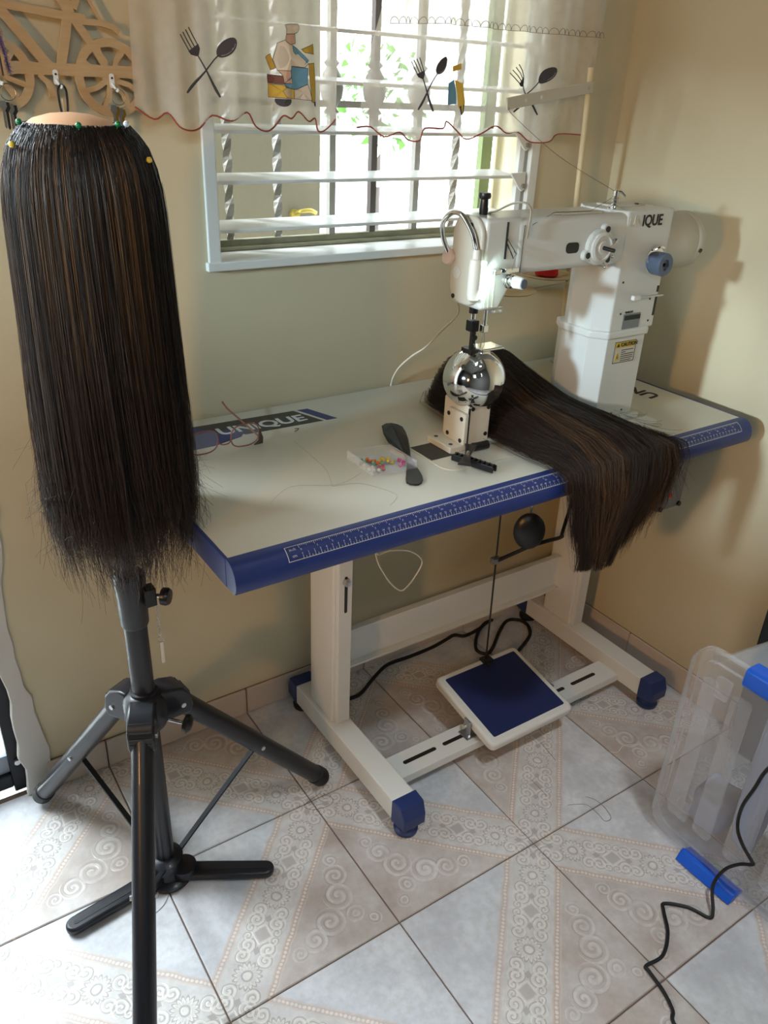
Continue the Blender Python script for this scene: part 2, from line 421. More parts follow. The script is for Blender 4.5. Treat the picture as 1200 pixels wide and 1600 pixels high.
# ------------------------------------------------------------------ mesh helpers
ORG = {}
class MB:
    def __init__(s, M=None):
        s.v = []; s.f = []; s.M = M; s.c = []
    def add(s, vs, fs):
        o = len(s.v)
        if s.M is not None: vs = [s.M @ Vector(p) for p in vs]
        s.v += [tuple(p) for p in vs]; s.f += [tuple(i + o for i in f) for f in fs]
        return s
    def box(s, lo, hi):
        x0, y0, z0 = lo; x1, y1, z1 = hi
        return s.add([(x0, y0, z0), (x1, y0, z0), (x1, y1, z0), (x0, y1, z0), (x0, y0, z1), (x1, y0, z1), (x1, y1, z1), (x0, y1, z1)],
                     [(3, 2, 1, 0), (4, 5, 6, 7), (0, 1, 5, 4), (1, 2, 6, 5), (2, 3, 7, 6), (3, 0, 4, 7)])
    def frame(s, p0, p1):
        d = (Vector(p1) - Vector(p0)).normalized()
        a = Vector((0, 0, 1)) if abs(d.z) < .9 else Vector((1, 0, 0))
        e = d.cross(a).normalized(); g = e.cross(d).normalized()
        return d, e, g
    def bar(s, p0, p1, w, t):                       # rectangular bar, w along side, t along up
        d, e, g = s.frame(p0, p1); p0 = Vector(p0); p1 = Vector(p1); vs = []
        for p in (p0, p1):
            for a, b in ((-1, -1), (1, -1), (1, 1), (-1, 1)): vs.append(p + e * (a * w / 2) + g * (b * t / 2))
        return s.add(vs, [(0, 1, 2, 3), (7, 6, 5, 4), (0, 4, 5, 1), (1, 5, 6, 2), (2, 6, 7, 3), (3, 7, 4, 0)])
    def cyl(s, p0, p1, r0, r1=None, n=20, caps=True):
        r1 = r0 if r1 is None else r1
        d, e, g = s.frame(p0, p1); p0 = Vector(p0); p1 = Vector(p1)
        vs = []; fs = []
        for p, r in ((p0, r0), (p1, r1)):
            for k in range(n):
                a = 2 * PI * k / n; vs.append(p + (e * math.cos(a) + g * math.sin(a)) * r)
        for k in range(n): fs.append((k, (k + 1) % n, n + (k + 1) % n, n + k))
        if caps: fs.append(tuple(range(n - 1, -1, -1))); fs.append(tuple(range(n, 2 * n)))
        return s.add(vs, fs)
    def tube(s, pts, r, n=8, closed=False, flat=1.0):
        pts = [Vector(p) for p in pts]; N = len(pts)
        rs = r if isinstance(r, (list, tuple)) else [r] * N
        vs = []; fs = []; prev = None
        for i, p in enumerate(pts):
            if closed: t = pts[(i + 1) % N] - pts[i - 1]
            else: t = pts[min(i + 1, N - 1)] - pts[max(i - 1, 0)]
            t.normalize()
            if prev is None:
                a = Vector((0, 0, 1)) if abs(t.z) < .9 else Vector((1, 0, 0))
                e = t.cross(a).normalized()
            else:
                e = (prev - t * prev.dot(t)); e = e.normalized() if e.length > 1e-6 else t.orthogonal().normalized()
            prev = e; g = t.cross(e)
            for k in range(n):
                a = 2 * PI * k / n; vs.append(p + (e * math.cos(a) + g * math.sin(a) * flat) * rs[i])
        for i in range(N if closed else N - 1):
            j = (i + 1) % N
            for k in range(n): fs.append((i * n + k, i * n + (k + 1) % n, j * n + (k + 1) % n, j * n + k))
        if not closed: fs.append(tuple(range(n - 1, -1, -1))); fs.append(tuple(range((N - 1) * n, N * n)))
        return s.add(vs, fs)
    def lathe(s, prof, o, axis=(0, 0, 1), n=32):     # prof: (radius, height along axis)
        d = Vector(axis).normalized(); a = Vector((0, 0, 1)) if abs(d.z) < .9 else Vector((1, 0, 0))
        e = d.cross(a).normalized(); g = d.cross(e); o = Vector(o); vs = []; fs = []
        for r, h in prof:
            for k in range(n):
                t = 2 * PI * k / n; vs.append(o + d * h + (e * math.cos(t) + g * math.sin(t)) * max(r, 1e-5))
        for i in range(len(prof) - 1):
            for k in range(n): fs.append((i * n + k, i * n + (k + 1) % n, (i + 1) * n + (k + 1) % n, (i + 1) * n + k))
        fs.append(tuple(range(n - 1, -1, -1))); m = (len(prof) - 1) * n; fs.append(tuple(range(m, m + n)))
        return s.add(vs, fs)
    def prism(s, poly, d0, d1, f):                   # poly of 2-D points; f(a, b, d) -> 3-D
        n = len(poly); vs = [f(a, b, d0) for a, b in poly] + [f(a, b, d1) for a, b in poly]
        fs = [tuple(range(n)), tuple(range(2 * n - 1, n - 1, -1))]
        for k in range(n): fs.append((k, n + k, n + (k + 1) % n, (k + 1) % n))
        return s.add(vs, fs)
    def sphere(s, c, r, seg=16, rings=10, sc_=(1, 1, 1)):
        c = Vector(c); prof = []
        vs = []; fs = []
        for i in range(rings + 1):
            t = PI * i / rings
            for k in range(seg):
                a = 2 * PI * k / seg
                vs.append(c + Vector((math.sin(t) * math.cos(a) * sc_[0], math.sin(t) * math.sin(a) * sc_[1], math.cos(t) * sc_[2])) * r)
        for i in range(rings):
            for k in range(seg): fs.append((i * seg + k, (i + 1) * seg + k, (i + 1) * seg + (k + 1) % seg, i * seg + (k + 1) % seg))
        return s.add(vs, fs)
    def build(s, name, m, parent=None, smooth=True, bevel=0.0, origin=None, seg=2, angle=38, subsurf=0):
        o = Vector(origin) if origin is not None else (ORG[parent.name] if parent is not None else Vector((0, 0, 0)))
        me = bpy.data.meshes.new(name)
        me.from_pydata([tuple(Vector(p) - o) for p in s.v], [], s.f)
        bm = bmesh.new(); bm.from_mesh(me); bmesh.ops.remove_doubles(bm, verts=bm.verts, dist=1e-6)
        bmesh.ops.recalc_face_normals(bm, faces=bm.faces); bm.to_mesh(me); bm.free()
        me.materials.append(MATS[m] if isinstance(m, str) else m)
        if smooth:
            me.polygons.foreach_set('use_smooth', [True] * len(me.polygons))
            me.set_sharp_from_angle(angle=math.radians(angle))
        ob = bpy.data.objects.new(name, me); COL.objects.link(ob)
        if parent is not None: ob.parent = parent
        else: ob.location = o
        ORG[ob.name] = o
        if bevel > 0:
            md = ob.modifiers.new('bevel', 'BEVEL'); md.width = bevel; md.segments = seg; md.limit_method = 'ANGLE'; md.angle_limit = math.radians(35); md.harden_normals = False
        if subsurf:
            md = ob.modifiers.new('subsurf', 'SUBSURF'); md.levels = subsurf; md.render_levels = subsurf
        return ob
def tag(o, label, cat, group=None, kind=None):
    if label: o['label'] = label
    if cat: o['category'] = cat
    if group: o['group'] = group
    if kind: o['kind'] = kind
    return o
def thing(name, label, cat, loc, group=None):
    o = bpy.data.objects.new(name, None); COL.objects.link(o); o.location = loc; o.empty_display_size = .05
    ORG[o.name] = Vector(loc)
    return tag(o, label, cat, group)
def struct(o, label=None):
    o['kind'] = 'structure'
    if label: o['label'] = label
    return o
def smooth_path(pts, n=6, closed=False):             # Catmull-Rom
    P = [Vector(p) for p in pts]; out = []; N = len(P)
    rngs = range(N) if closed else range(N - 1)
    for i in rngs:
        if closed: a, b, c, d = P[i - 1], P[i], P[(i + 1) % N], P[(i + 2) % N]
        else: a, b, c, d = P[max(i - 1, 0)], P[i], P[i + 1], P[min(i + 2, N - 1)]
        for k in range(n):
            t = k / n
            out.append(.5 * ((2 * b) + (c - a) * t + (2 * a - 5 * b + 4 * c - d) * t * t + (3 * b - a - 3 * c + d) * t ** 3))
    if not closed: out.append(P[-1])
    return out
def rounded_rect(x0, y0, x1, y1, r, n=5):
    out = []
    for cx, cy, a0 in ((x1 - r, y0 + r, -PI / 2), (x1 - r, y1 - r, 0), (x0 + r, y1 - r, PI / 2), (x0 + r, y0 + r, PI)):
        for k in range(n + 1):
            a = a0 + PI / 2 * k / n; out.append((cx + r * math.cos(a), cy + r * math.sin(a)))
    return out
XY = lambda a, b, d: (a, b, d)
XZ = lambda a, b, d: (a, d, b)
YZ = lambda a, b, d: (d, a, b)
def text_mesh(name, body, size, m, parent, M, extrude=.0004, bold=0.0, align='LEFT', xscale=1.0):
    cu = bpy.data.curves.new(name, 'FONT'); cu.body = body; cu.size = size; cu.extrude = extrude; cu.offset = bold; cu.align_x = align; cu.resolution_u = 3
    ob = bpy.data.objects.new(name, cu); COL.objects.link(ob)
    dg = bpy.context.evaluated_depsgraph_get()
    me = bpy.data.meshes.new_from_object(ob.evaluated_get(dg)); me.name = name
    bpy.data.objects.remove(ob); bpy.data.curves.remove(cu)
    M = M @ Matrix.Diagonal((xscale, 1, 1, 1))
    me.transform(Matrix.Translation(-(ORG[parent.name])) @ M)
    me.materials.clear(); me.materials.append(MATS[m])
    o = bpy.data.objects.new(name, me); COL.objects.link(o); o.parent = parent; ORG[o.name] = ORG[parent.name]
    return o
def frame_matrix(o, x, y):                           # text plane: x = reading direction, y = up
    x = Vector(x).normalized(); y = Vector(y).normalized(); z = x.cross(y)
    return Matrix(((x.x, y.x, z.x, o[0]), (x.y, y.y, z.y, o[1]), (x.z, y.z, z.z, o[2]), (0, 0, 0, 1)))
def copy_tree(o, parent=None):
    c = o.copy(); COL.objects.link(c); c.parent = parent
    for ch in list(o.children): copy_tree(ch, c)
    return c

# ================================================================== STRUCTURE
TS, GX, GY = .3377, -.2058, .1908
floor = struct(MB().box((XL - .2, YF - .2, -.08), (XR + .05, YB + .02, -.004)).build('floor', 'grout', smooth=False), 'floor of patterned beige ceramic tiles with brown grout')
hs = TS / 2 - .0014
tb = MB(); c_ = .0016
tb.add([(-hs, -hs, -.008), (hs, -hs, -.008), (hs, hs, -.008), (-hs, hs, -.008), (-hs, -hs, -c_), (hs, -hs, -c_), (hs, hs, -c_), (-hs, hs, -c_),
        (-hs + c_, -hs + c_, 0), (hs - c_, -hs + c_, 0), (hs - c_, hs - c_, 0), (-hs + c_, hs - c_, 0)],
       [(3, 2, 1, 0), (0, 1, 5, 4), (1, 2, 6, 5), (2, 3, 7, 6), (3, 0, 4, 7), (4, 5, 9, 8), (5, 6, 10, 9), (6, 7, 11, 10), (7, 4, 8, 11), (8, 9, 10, 11)])
tile0 = tb.build('tile', 'tile', floor, smooth=False)
known = {(1, 0): 0, (0, 0): 1, (2, 0): 3, (1, 1): 1, (0, 1): 0, (2, 1): 0, (0, -1): 2, (1, -1): 1, (2, -1): 0, (3, 0): 0, (3, -1): 1, (2, 2): 1, (1, 2): 2, (3, 1): 3, (-1, 0): 0, (-1, -1): 1, (-1, 1): 3}
first = True
for i in range(-6, 4):
    for j in range(-1, 6):
        t = tile0 if first else tile0.copy()
        if not first: COL.objects.link(t); t.parent = floor
        first = False
        k = known.get((i, j), (0 if (i + j) % 2 else 1) + 2 * random.randint(0, 1))
        t.location = (GX + (i + .5) * TS, GY - (j + .5) * TS, random.uniform(-.0006, 0))
        t.rotation_euler = (0, 0, k * PI / 2)

m = MB()
for lo, hi in (((XL - WT, YB, 0), (DX0, YB + WT, HC)), ((DX0, YB, DZ1), (DX1, YB + WT, HC)), ((DX1, YB, 0), (WX0, YB + WT, HC)),
               ((WX0, YB, 0), (WX1, YB + WT, WZ0)), ((WX0, YB, WZ1), (WX1, YB + WT, HC)), ((WX1, YB, 0), (XR + WT, YB + WT, HC))):
    m.box(lo, hi)
struct(m.build('wall_back', 'wall_cream', smooth=False), 'cream painted back wall with the window')
struct(MB().box((XR, YF - WT, 0), (XR + WT, YB, HC)).build('wall_right', 'wall_cream', smooth=False), 'tan cream painted right wall')
m = MB()
SY0, SY1, SZ0, SZ1 = -.62, .06, 1.385, 1.63
for lo, hi in (((XL - WT, YF - WT, 0), (XL, SY0, HC)), ((XL - WT, SY1, 0), (XL, YB, HC)), ((XL - WT, SY0, SZ1), (XL, SY1, HC)), ((XL - WT, SY0, 0), (XL, SY1, SZ0))): m.box(lo, hi)
struct(m.build('wall_left', 'wall_dim', smooth=False), 'grey painted left wall with a small window')
m = MB()
FX0, FX1, FZ0, FZ1 = -1.46, .06, 1.86, 2.38  # high opening added for the front fill light
for lo, hi in (((XL, YF - WT, 0), (FX0, YF, HC)), ((FX1, YF - WT, 0), (XR, YF, HC)), ((FX0, YF - WT, FZ1), (FX1, YF, HC)), ((FX0, YF - WT, 0), (FX1, YF, FZ0))): m.box(lo, hi)
struct(m.build('wall_front', 'wall_dim', smooth=False), 'grey painted wall with a high opening added for fill light')
struct(MB().box((XL - WT, YF - WT, HC), (XR + WT, YB + WT, HC + .08)).build('ceiling', 'ceiling_white', smooth=False), 'plain grey ceiling')

# baseboards of cut tile pieces
bm_mat = tile_base = None
wall_material('base_tile', srgb(204, 191, 178), srgb(160, 140, 124))
bb = struct(MB().box((DX1 + .03, YB - .004, 0), (XR, YB, .072)).build('baseboard_back', 'grout', smooth=False), 'low skirting of beige tiles along the back wall')
x = DX1 + .03
edges = [DX1 + .032] + [GX + i * TS for i in range(0, 4)] + [XR - .01]
for a, b in zip(edges[:-1], edges[1:]):
    MB().box((a + .0015, YB - .010, .001), (b - .0015, YB - .003, .073)).build('tile', 'base_tile', bb, smooth=False, bevel=.0015, seg=1)
bb = struct(MB().box((XR - .004, YF, 0), (XR, YB - .012, .072)).build('baseboard_right', 'grout', smooth=False), 'low skirting of beige tiles along the right wall')
edges = [YB - .012] + [GY - i * TS for i in range(0, 7)]
for a, b in zip(edges[:-1], edges[1:]):
    MB().box((XR - .010, b + .0015, .001), (XR - .003, a - .0015, .073)).build('tile', 'base_tile', bb, smooth=False, bevel=.0015, seg=1)

# rough plaster along the door jamb
pl = []
zs = np.linspace(0.0, 2.1, 60)
pl += [(DX1 - .012 + .006 * math.sin(z * 31) + random.uniform(-.006, .006), z) for z in zs]
pl += [(DX1 + .030 + .012 * math.sin(z * 9 + 1) + random.uniform(-.005, .005), z) for z in zs[::-1]]
struct(MB().prism(pl, YB - .006, YB + .01, XZ).build('trim_1', 'plaster', smooth=False, bevel=.002, seg=1), 'rough unpainted plaster edge beside the doorway')

# ---- door in the back wall (black frame, bright glass)
door = struct(MB().box((DX1 - .036, YB + .02, .0), (DX1 - .004, YB + .06, DZ1)).box((DX0, YB + .02, 0), (DX0 + .04, YB + .06, DZ1)).box((DX0 + .04, YB + .02, DZ1 - .05), (DX1 - .036, YB + .06, DZ1))
              .box((DX0 + .04, YB + .02, .015), (DX1 - .036, YB + .06, .05)).build('door_1', 'black_metal', smooth=False, bevel=.003), 'black framed glazed door at the left, glaring daylight behind')
MB().box((DX0 + .04, YB + .032, .05), (DX1 - .036, YB + .045, .095)).build('kick_panel', 'door_grey', door, smooth=False)
MB().box((DX0 + .04, YB + .037, .095), (DX1 - .036, YB + .041, DZ1 - .05)).build('pane', 'pane_glass', door, smooth=False)
MB().cyl((DX1 - .02, YB + .018, .085), (DX1 - .02, YB + .010, .085), .006).build('hinge_bolt', 'steel', door)

# ---- window in the back wall
WY = YB + .012
win = struct(MB().box((WX0, YB - .006, WZ0 - .01), (WX0 + .024, YB + .05, WZ1)).box((WX1 - .024, YB - .004, WZ0), (WX1, YB + .05, WZ1)).box((WX0, YB, WZ1 - .03), (WX1, YB + .05, WZ1))
             .build('window_1', 'frame_white', smooth=False, bevel=.002), 'white louvred window with open slats and burglar bars')
MB().box((WX0 - .005, YB - .012, WZ0 - .014), (WX1 + .004, YB + WT, WZ0 + .002)).build('window_sill', 'frame_white', win, smooth=False, bevel=.002)
MB().box((WX0, YB + .085, WZ0 + .002), (WX1, YB + WT + .01, WZ0 + .010)).build('outer_ledge', 'mossy_stone', win, smooth=False, bevel=.004)
for z in (1.131, 1.214, 1.297, 1.380, 1.463, 1.546, 1.63, 1.713):
    tilt = .0035
    m = MB().add([(WX0 + .026, WY - .008, z - .0032 - tilt), (WX1 - .055, WY - .008, z - .0032 - tilt), (WX1 - .055, WY + .066, z - .0032 + tilt), (WX0 + .026, WY + .066, z - .0032 + tilt),
                  (WX0 + .026, WY - .008, z + .0032 - tilt), (WX1 - .055, WY - .008, z + .0032 - tilt), (WX1 - .055, WY + .066, z + .0032 + tilt), (WX0 + .026, WY + .066, z + .0032 + tilt)],
                 [(3, 2, 1, 0), (4, 5, 6, 7), (0, 1, 5, 4), (1, 2, 6, 5), (2, 3, 7, 6), (3, 0, 4, 7)])
    sl = m.build('slat', 'slat_white', win, smooth=False, bevel=.0015)
    MB().prism([(WX1 - .075, z + .004), (WX1 - .030, z + .006), (WX1 - .030, z - .030), (WX1 - .038, z - .034), (WX1 - .046, z - .028)], WY - .012, WY - .006, XZ).build('bracket', 'frame_white', sl, smooth=False, bevel=.001, seg=1)
    MB().cyl((WX1 - .037, WY - .012, z - .022), (WX1 - .037, WY - .0165, z - .022), .005, n=12).build('rivet', 'bar_grey', sl)
MB().box((WX1 - .034, WY - .004, WZ0 + .002), (WX1 - .024, WY + .012, WZ1)).build('louvre_rail', 'bar_grey', win, smooth=False)
def twisted(x, y, z0, z1, w, turns):
    m = MB(); n = 60; vs = []; fs = []
    for i in range(n + 1):
        a = turns * 2 * PI * i / n; z = z0 + (z1 - z0) * i / n
        for k in range(4): vs.append((x + w * .707 * math.cos(a + k * PI / 2), y + w * .707 * math.sin(a + k * PI / 2), z))
    for i in range(n):
        for k in range(4): fs.append((i * 4 + k, i * 4 + (k + 1) % 4, (i + 1) * 4 + (k + 1) % 4, (i + 1) * 4 + k))
    return m.add(vs, fs)
BY = .625
for xx, kind in ((.196, 't'), (.300, 't'), (.422, 's'), (.522, 'd'), (.633, 's'), (.740, 't')):
    if kind == 't': o = twisted(xx, BY, WZ0 + .02, WZ1, .013, 4.5).build('grille_bar', 'bar_grey', win, smooth=False)
    else:
        m = MB().box((xx - .007, BY - .007, WZ0 + .02), (xx + .007, BY + .007, WZ1))
        prof = [(.007, 1.320), (.016, 1.326), (.010, 1.334), (.021, 1.352), (.024, 1.37), (.018, 1.392), (.010, 1.405), (.016, 1.412), (.007, 1.42)]
        m.lathe([(r, h) for r, h in prof], (xx, BY, 0), n=14)
        o = m.build('grille_bar', 'bar_dark' if kind == 'd' else 'bar_grey', win, smooth=True)
MB().box((WX0, BY - .006, 1.335), (WX1, BY + .006, 1.347)).build('grille_crossbar', 'bar_grey', win, smooth=False)
MB().box((WX0, BY - .008, WZ0 + .010), (WX1, BY + .008, WZ0 + .022)).build('grille_crossbar', 'mossy_stone', win, smooth=False)
MB().box((.842, .655, WZ0 + .02), (.872, .672, WZ1)).build('outer_post', 'green_paint', win, smooth=False)

# ---- what stands outside
gr = struct(MB().box((-6, YB + WT, -.25), (9, 9, -.15)).build('ground_outside', 'ext_white', smooth=False), 'pale paved ground outside the window')
nb = thing('outside_wall', 'grey beige outside partition seen through the left of the window', 'partition', (.2, 1.1, -.15))
MB().box((-.30, 1.10, -.15), (.665, 1.16, 2.5)).build('panel', 'ext_panel', nb, smooth=False)
MB().tube(smooth_path([(.585, 1.095, 1.072), (.590, 1.07, 1.080), (.615, 1.065, 1.082), (.635, 1.07, 1.074)], 5), .006, 10).cyl((.585, 1.10, 1.07), (.585, 1.088, 1.07), .013).build('door_handle', 'brass', nb)
lf = thing('lattice_fence', 'white diamond lattice fence outside behind the sheer curtain', 'fence', (1.6, 2.6, -.15))
for s in (-1, 1):
    for k in range(-2, 16):
        x0 = .6 + k * .16
        z0, z1 = 1.0, 1.75
        p0 = (x0, 2.6 + .012 * s, z0); p1 = (x0 + s * .75 + (0 if s > 0 else .75) - (0 if s > 0 else 0), 2.6 + .012 * s, z1)
        if s < 0: p0 = (x0 + .75, 2.6 - .012, z0); p1 = (x0, 2.6 - .012, z1)
        MB().bar(p0, p1, .012, .028).build('slat', 'ext_white', lf, smooth=False)
MB().box((.2, 2.59, .96), (4.0, 2.63, 1.0)).box((.2, 2.59, 1.75), (4.0, 2.63, 1.79)).box((.2, 2.58, -.15), (.26, 2.64, 1.8)).box((3.9, 2.58, -.15), (3.96, 2.64, 1.8)).build('fence_frame', 'ext_white', lf, smooth=False)
def shrub(name, label, c, r, n):
    t = thing(name, label, 'shrub', (c[0], c[1], -.15), 'shrubs outside the window')
    m = MB()
    for k in range(n):
        d = Vector(rng.normal(size=3)).normalized() * r * (.5 + .5 * random.random()); p = Vector(c) + Vector((d.x, d.y * .5, d.z))
        a = Vector(rng.normal(size=3)).normalized(); b = a.orthogonal().normalized(); L = random.uniform(.05, .10)
        m.add([p, p + a * L * .5 + b * L * .25, p + a * L, p + a * L * .5 - b * L * .25], [(0, 1, 2, 3)])
    o = m.build('foliage', 'leaf', t, smooth=False); o['kind'] = 'stuff'
    MB().cyl((c[0], c[1], -.15), (c[0], c[1], c[2]), .03, .02, 8).build('stem', 'bar_dark', t)
shrub('garden_shrub', 'green leafy shrub outside behind the middle of the curtain', (1.45, 3.3, 1.55), .42, 420)
shrub('garden_shrub', 'smaller green shrub outside behind the right of the window', (2.35, 3.4, 1.35), .34, 300)

# ================================================================== SEWING TABLE
TX0, TX1, TD = -.106, 1.074, .515
tbl = thing('sewing_table', 'white sewing table with blue ruler edge on white steel T legs', 'table', (.64, .25, 0))
top = MB().box((TX0 + .004, .002, .737), (TX1 - .004, TD, H)).build('table_top', 'laminate', tbl, smooth=False)
MB().box((TX0 + .01, .004, .733), (TX1 - .01, TD - .004, .7368)).build('underside', 'table_under', tbl, smooth=False)
prof = [(.002, .7802), (-.006, .7798), (-.013, .7780), (-.020, .7735), (-.026, .7665), (-.0295, .7575), (-.0305, .748), (-.029, .740), (-.026, .7345), (.002, .733)]
fe = MB().prism(prof, TX0, TX1 + .004, YZ).build('front_edging', 'blue_edge', tbl, angle=40)
MB().prism([(TX0 - .001, .002), (TX0 + .004, .002), (TX0 + .004, TD), (TX0 - .001, TD)], .733, .7802, XY).build('side_edging', 'blue_edge', tbl, smooth=False, bevel=.001)
MB().prism([(TX1 - .004, .002), (TX1 + .004, .002), (TX1 + .004, TD), (TX1 - .004, TD)], .733, .7802, XY).build('side_edging', 'blue_edge', tbl, smooth=False, bevel=.0015)
# the printed ruler follows the rounded front edge
arc = [Vector((0, y, z)) for y, z in prof[1:9]]
seglen = [0]
for a, b in zip(arc[:-1], arc[1:]): seglen.append(seglen[-1] + (b - a).length)
def onedge(x, d, off=.0004):                        # d = metres down the curved edge
    d = max(0, min(d, seglen[-1] - 1e-6)); i = max(k for k in range(len(seglen) - 1) if seglen[k] <= d)
    t = (d - seglen[i]) / (seglen[i + 1] - seglen[i]); p = arc[i].lerp(arc[i + 1], t); e = (arc[i + 1] - arc[i]).normalized()
    n = Vector((0, e.z, -e.y)); 
    if n.y > 0: n = -n
    q = p + n * off
    return (x, q.y, q.z)
rm = MB()
def rq(x0, x1, d0, d1):
    n = max(1, int(abs(d1 - d0) / .003)); 
    for k in range(n):
        a = d0 + (d1 - d0) * k / n; b = d0 + (d1 - d0) * (k + 1) / n
        rm.add([onedge(x0, a), onedge(x1, a), onedge(x1, b), onedge(x0, b)], [(0, 1, 2, 3)])
D0, D1 = .0050, .0275
RX0, RX1 = -.022, 1.043
rq(RX0, RX1, D0, D0 + .0008); rq(RX0, RX1, D1, D1 + .0008); rq(RX0, RX0 + .001, D0, D1); rq(RX1 - .001, RX1, D0, D1)
for k in range(0, 41 * 8 + 1):
    x = k * .0254 / 8
    L = .0062 if k % 8 == 0 else (.0046 if k % 4 == 0 else .003)
    rq(x, x + .0006, D0, D0 + L)
for k in range(0, 104):
    x = .002 + k * .01
    rq(x, x + .0007, D1 - .0052, D1); rq(x + .005, x + .0055, D1 - .003, D1)
def ruler_text(body, x, d, size):
    cu = bpy.data.curves.new('t', 'FONT'); cu.body = body; cu.size = size; cu.align_x = 'CENTER'; cu.resolution_u = 1
    ob = bpy.data.objects.new('t', cu); COL.objects.link(ob); dg = bpy.context.evaluated_depsgraph_get()
    me = bpy.data.meshes.new_from_object(ob.evaluated_get(dg)); bpy.data.objects.remove(ob); bpy.data.curves.remove(cu)
    rm.add([onedge(x + v.co.x, d - v.co.y, .0005) for v in me.vertices], [tuple(p.vertices) for p in me.polygons]); bpy.data.meshes.remove(me)
for k in range(0, 41): ruler_text(str(k), k * .0254 + (.0035 if k else .002), D0 + .0105, .0050)
for k in range(0, 103): ruler_text(str(k), .002 + k * .01, D1 - .006, .0046)
ruler_text('inch', -.011, D0 + .008, .0066); ruler_text('cm', -.011, D1 - .0045, .0066)
rm.build('ruler_print', 'white_print', fe, smooth=False)['label'] = 'white inch and centimetre ruler print'
# prints on the top
zt = H + .0004
def flat(name, pts, m, z=zt, par=top):
    return MB().prism(pts, H - .0002, z, XY).build(name, m, par, smooth=False)
flat('banner_print', [(.035, .484), (.249, .474), (.277, .398), (.112, .404)], 'dark_print')
flat('banner_print', [(-.10, .487), (.034, .484), (.074, .442), (.128, .436), (.100, .398), (.040, .380), (-.10, .376)], 'blue_print', zt + .0001)
flat('banner_print', [(.258, .4735), (.281, .4725), (.308, .3975), (.285, .398)], 'blue_print')
text_mesh('brand_lettering', 'UNIQUE', .046, 'white_print', top, frame_matrix((.068, .4215, H + .0010), (1, -.035, 0), (0, 1, 0)), bold=.0009, xscale=1.06)
text_mesh('brand_lettering', 'UN', .052, 'black_print', top, frame_matrix((1.028, .175, H + .0006), (-.1, 1, 0), (-1, -.1, 0)), bold=.0010)

def leg_frame(dx):
    f = MB().box((.236 + dx, .035, .030), (.290 + dx, .455, .083)).build('foot', 'powder_white', tbl, smooth=False, bevel=.003)
    for y0, y1, s in ((-.008, .036, -1), (.454, .498, 1)):
        e = y0 if s < 0 else y1; i = y1 if s < 0 else y0
        m = MB().add([(.233 + dx, i, .029), (.293 + dx, i, .029), (.293 + dx, i, .086), (.233 + dx, i, .086),
                      (.237 + dx, e, .034), (.289 + dx, e, .034), (.289 + dx, e, .060), (.237 + dx, e, .060),
                      (.235 + dx, e - s * .012, .086), (.291 + dx, e - s * .012, .086)],
                     [(0, 3, 2, 1), (4, 5, 6, 7), (0, 1, 5, 4), (3, 8, 9, 2), (8, 7, 6, 9), (0, 4, 7, 8, 3), (1, 2, 9, 6, 5)])
        m.build('end_cap', 'blue_plastic', f, smooth=False, bevel=.002)
        yc = .022 if s < 0 else .468
        MB().lathe([(.019, 0), (.025, .002), (.026, .010), (.021, .014), (.017, .032)], (.263 + dx, yc, 0), n=24).build('foot_pad', 'blue_plastic' if s < 0 else 'black_rubber', f)
    c = MB().box((.246 + dx, .300, .083), (.286 + dx, .400, .735)).build('column', 'powder_white', tbl, smooth=False, bevel=.003)
    MB().box((.2525 + dx, .288, .083), (.2855 + dx, .3005, .735)).build('inner_channel', 'powder_white', c, smooth=False, bevel=.0015)
    MB().prism(rounded_rect(.266 + dx, .385, .273 + dx, .475, .0034), .2872, .2885, XZ).build('slot', 'dark_steel', c, smooth=False)
    MB().cyl((.2695 + dx, .2885, .463), (.2695 + dx, .2805, .463), .0085, n=18).cyl((.2695 + dx, .281, .463), (.2695 + dx, .275, .463), .005, n=6).build('bolt', 'steel', c)
    MB().box((.20 + dx, .27, .728), (.33 + dx, .43, .7335)).build('mounting_plate', 'powder_white', c, smooth=False)
leg_frame(0); leg_frame(.755)
m = MB().box((.286, .372, .172), (1.001, .380, .268)).box((.286, .355, .168), (1.001, .380, .174)).box((.286, .362, .264), (1.001, .380, .270))
m.build('stretcher', 'powder_white', tbl, smooth=False, bevel=.001)
tr = MB().box((.29, .106, .045), (.991, .168, .049)).box((.29, .103, .028), (.991, .107, .049)).box((.29, .167, .028), (.991, .171, .049)).build('treadle_bar', 'powder_white', tbl, smooth=False, bevel=.0015)
for a, b in ((.335, .425), (.445, .51), (.79, .83), (.855, .94)):
    MB().prism(rounded_rect(a, .133, b, .143, .005), .0488, .0496, XY).build('slot', 'dark_steel', tr, smooth=False)
# treadle pedal, tipped up at the back
ang = math.atan2(.036, .21)
PM = Matrix.Translation((.643, .165, .088)) @ Matrix.Rotation(ang, 4, 'X')
pd = MB(PM).prism(rounded_rect(-.127, -.115, .127, .110, .014), -.012, .012, XY)
pd = pd.build('pedal', 'powder_white', tbl, bevel=.006, seg=3, angle=40)
MB(PM).prism(rounded_rect(-.108, -.096, .112, .094, .004), .0115, .0130, XY).build('pedal_pad', 'pedal_blue', pd, smooth=False)
MB().box((.500, .118, .049), (.530, .152, .0525)).box((.511, .124, .052), (.5145, .148, .092)).build('pivot_bracket', 'steel', pd, smooth=False, bevel=.001)
MB().cyl((.500, .136, .078), (.516, .136, .078), .005, n=12).cyl((.512, .127, .0525), (.512, .127, .056), .004, n=6).build('screw', 'chrome', pd)
MB().box((.772, .118, .049), (.800, .152, .0525)).box((.771, .124, .052), (.7745, .148, .092)).build('pivot_bracket', 'steel', pd, smooth=False, bevel=.001)
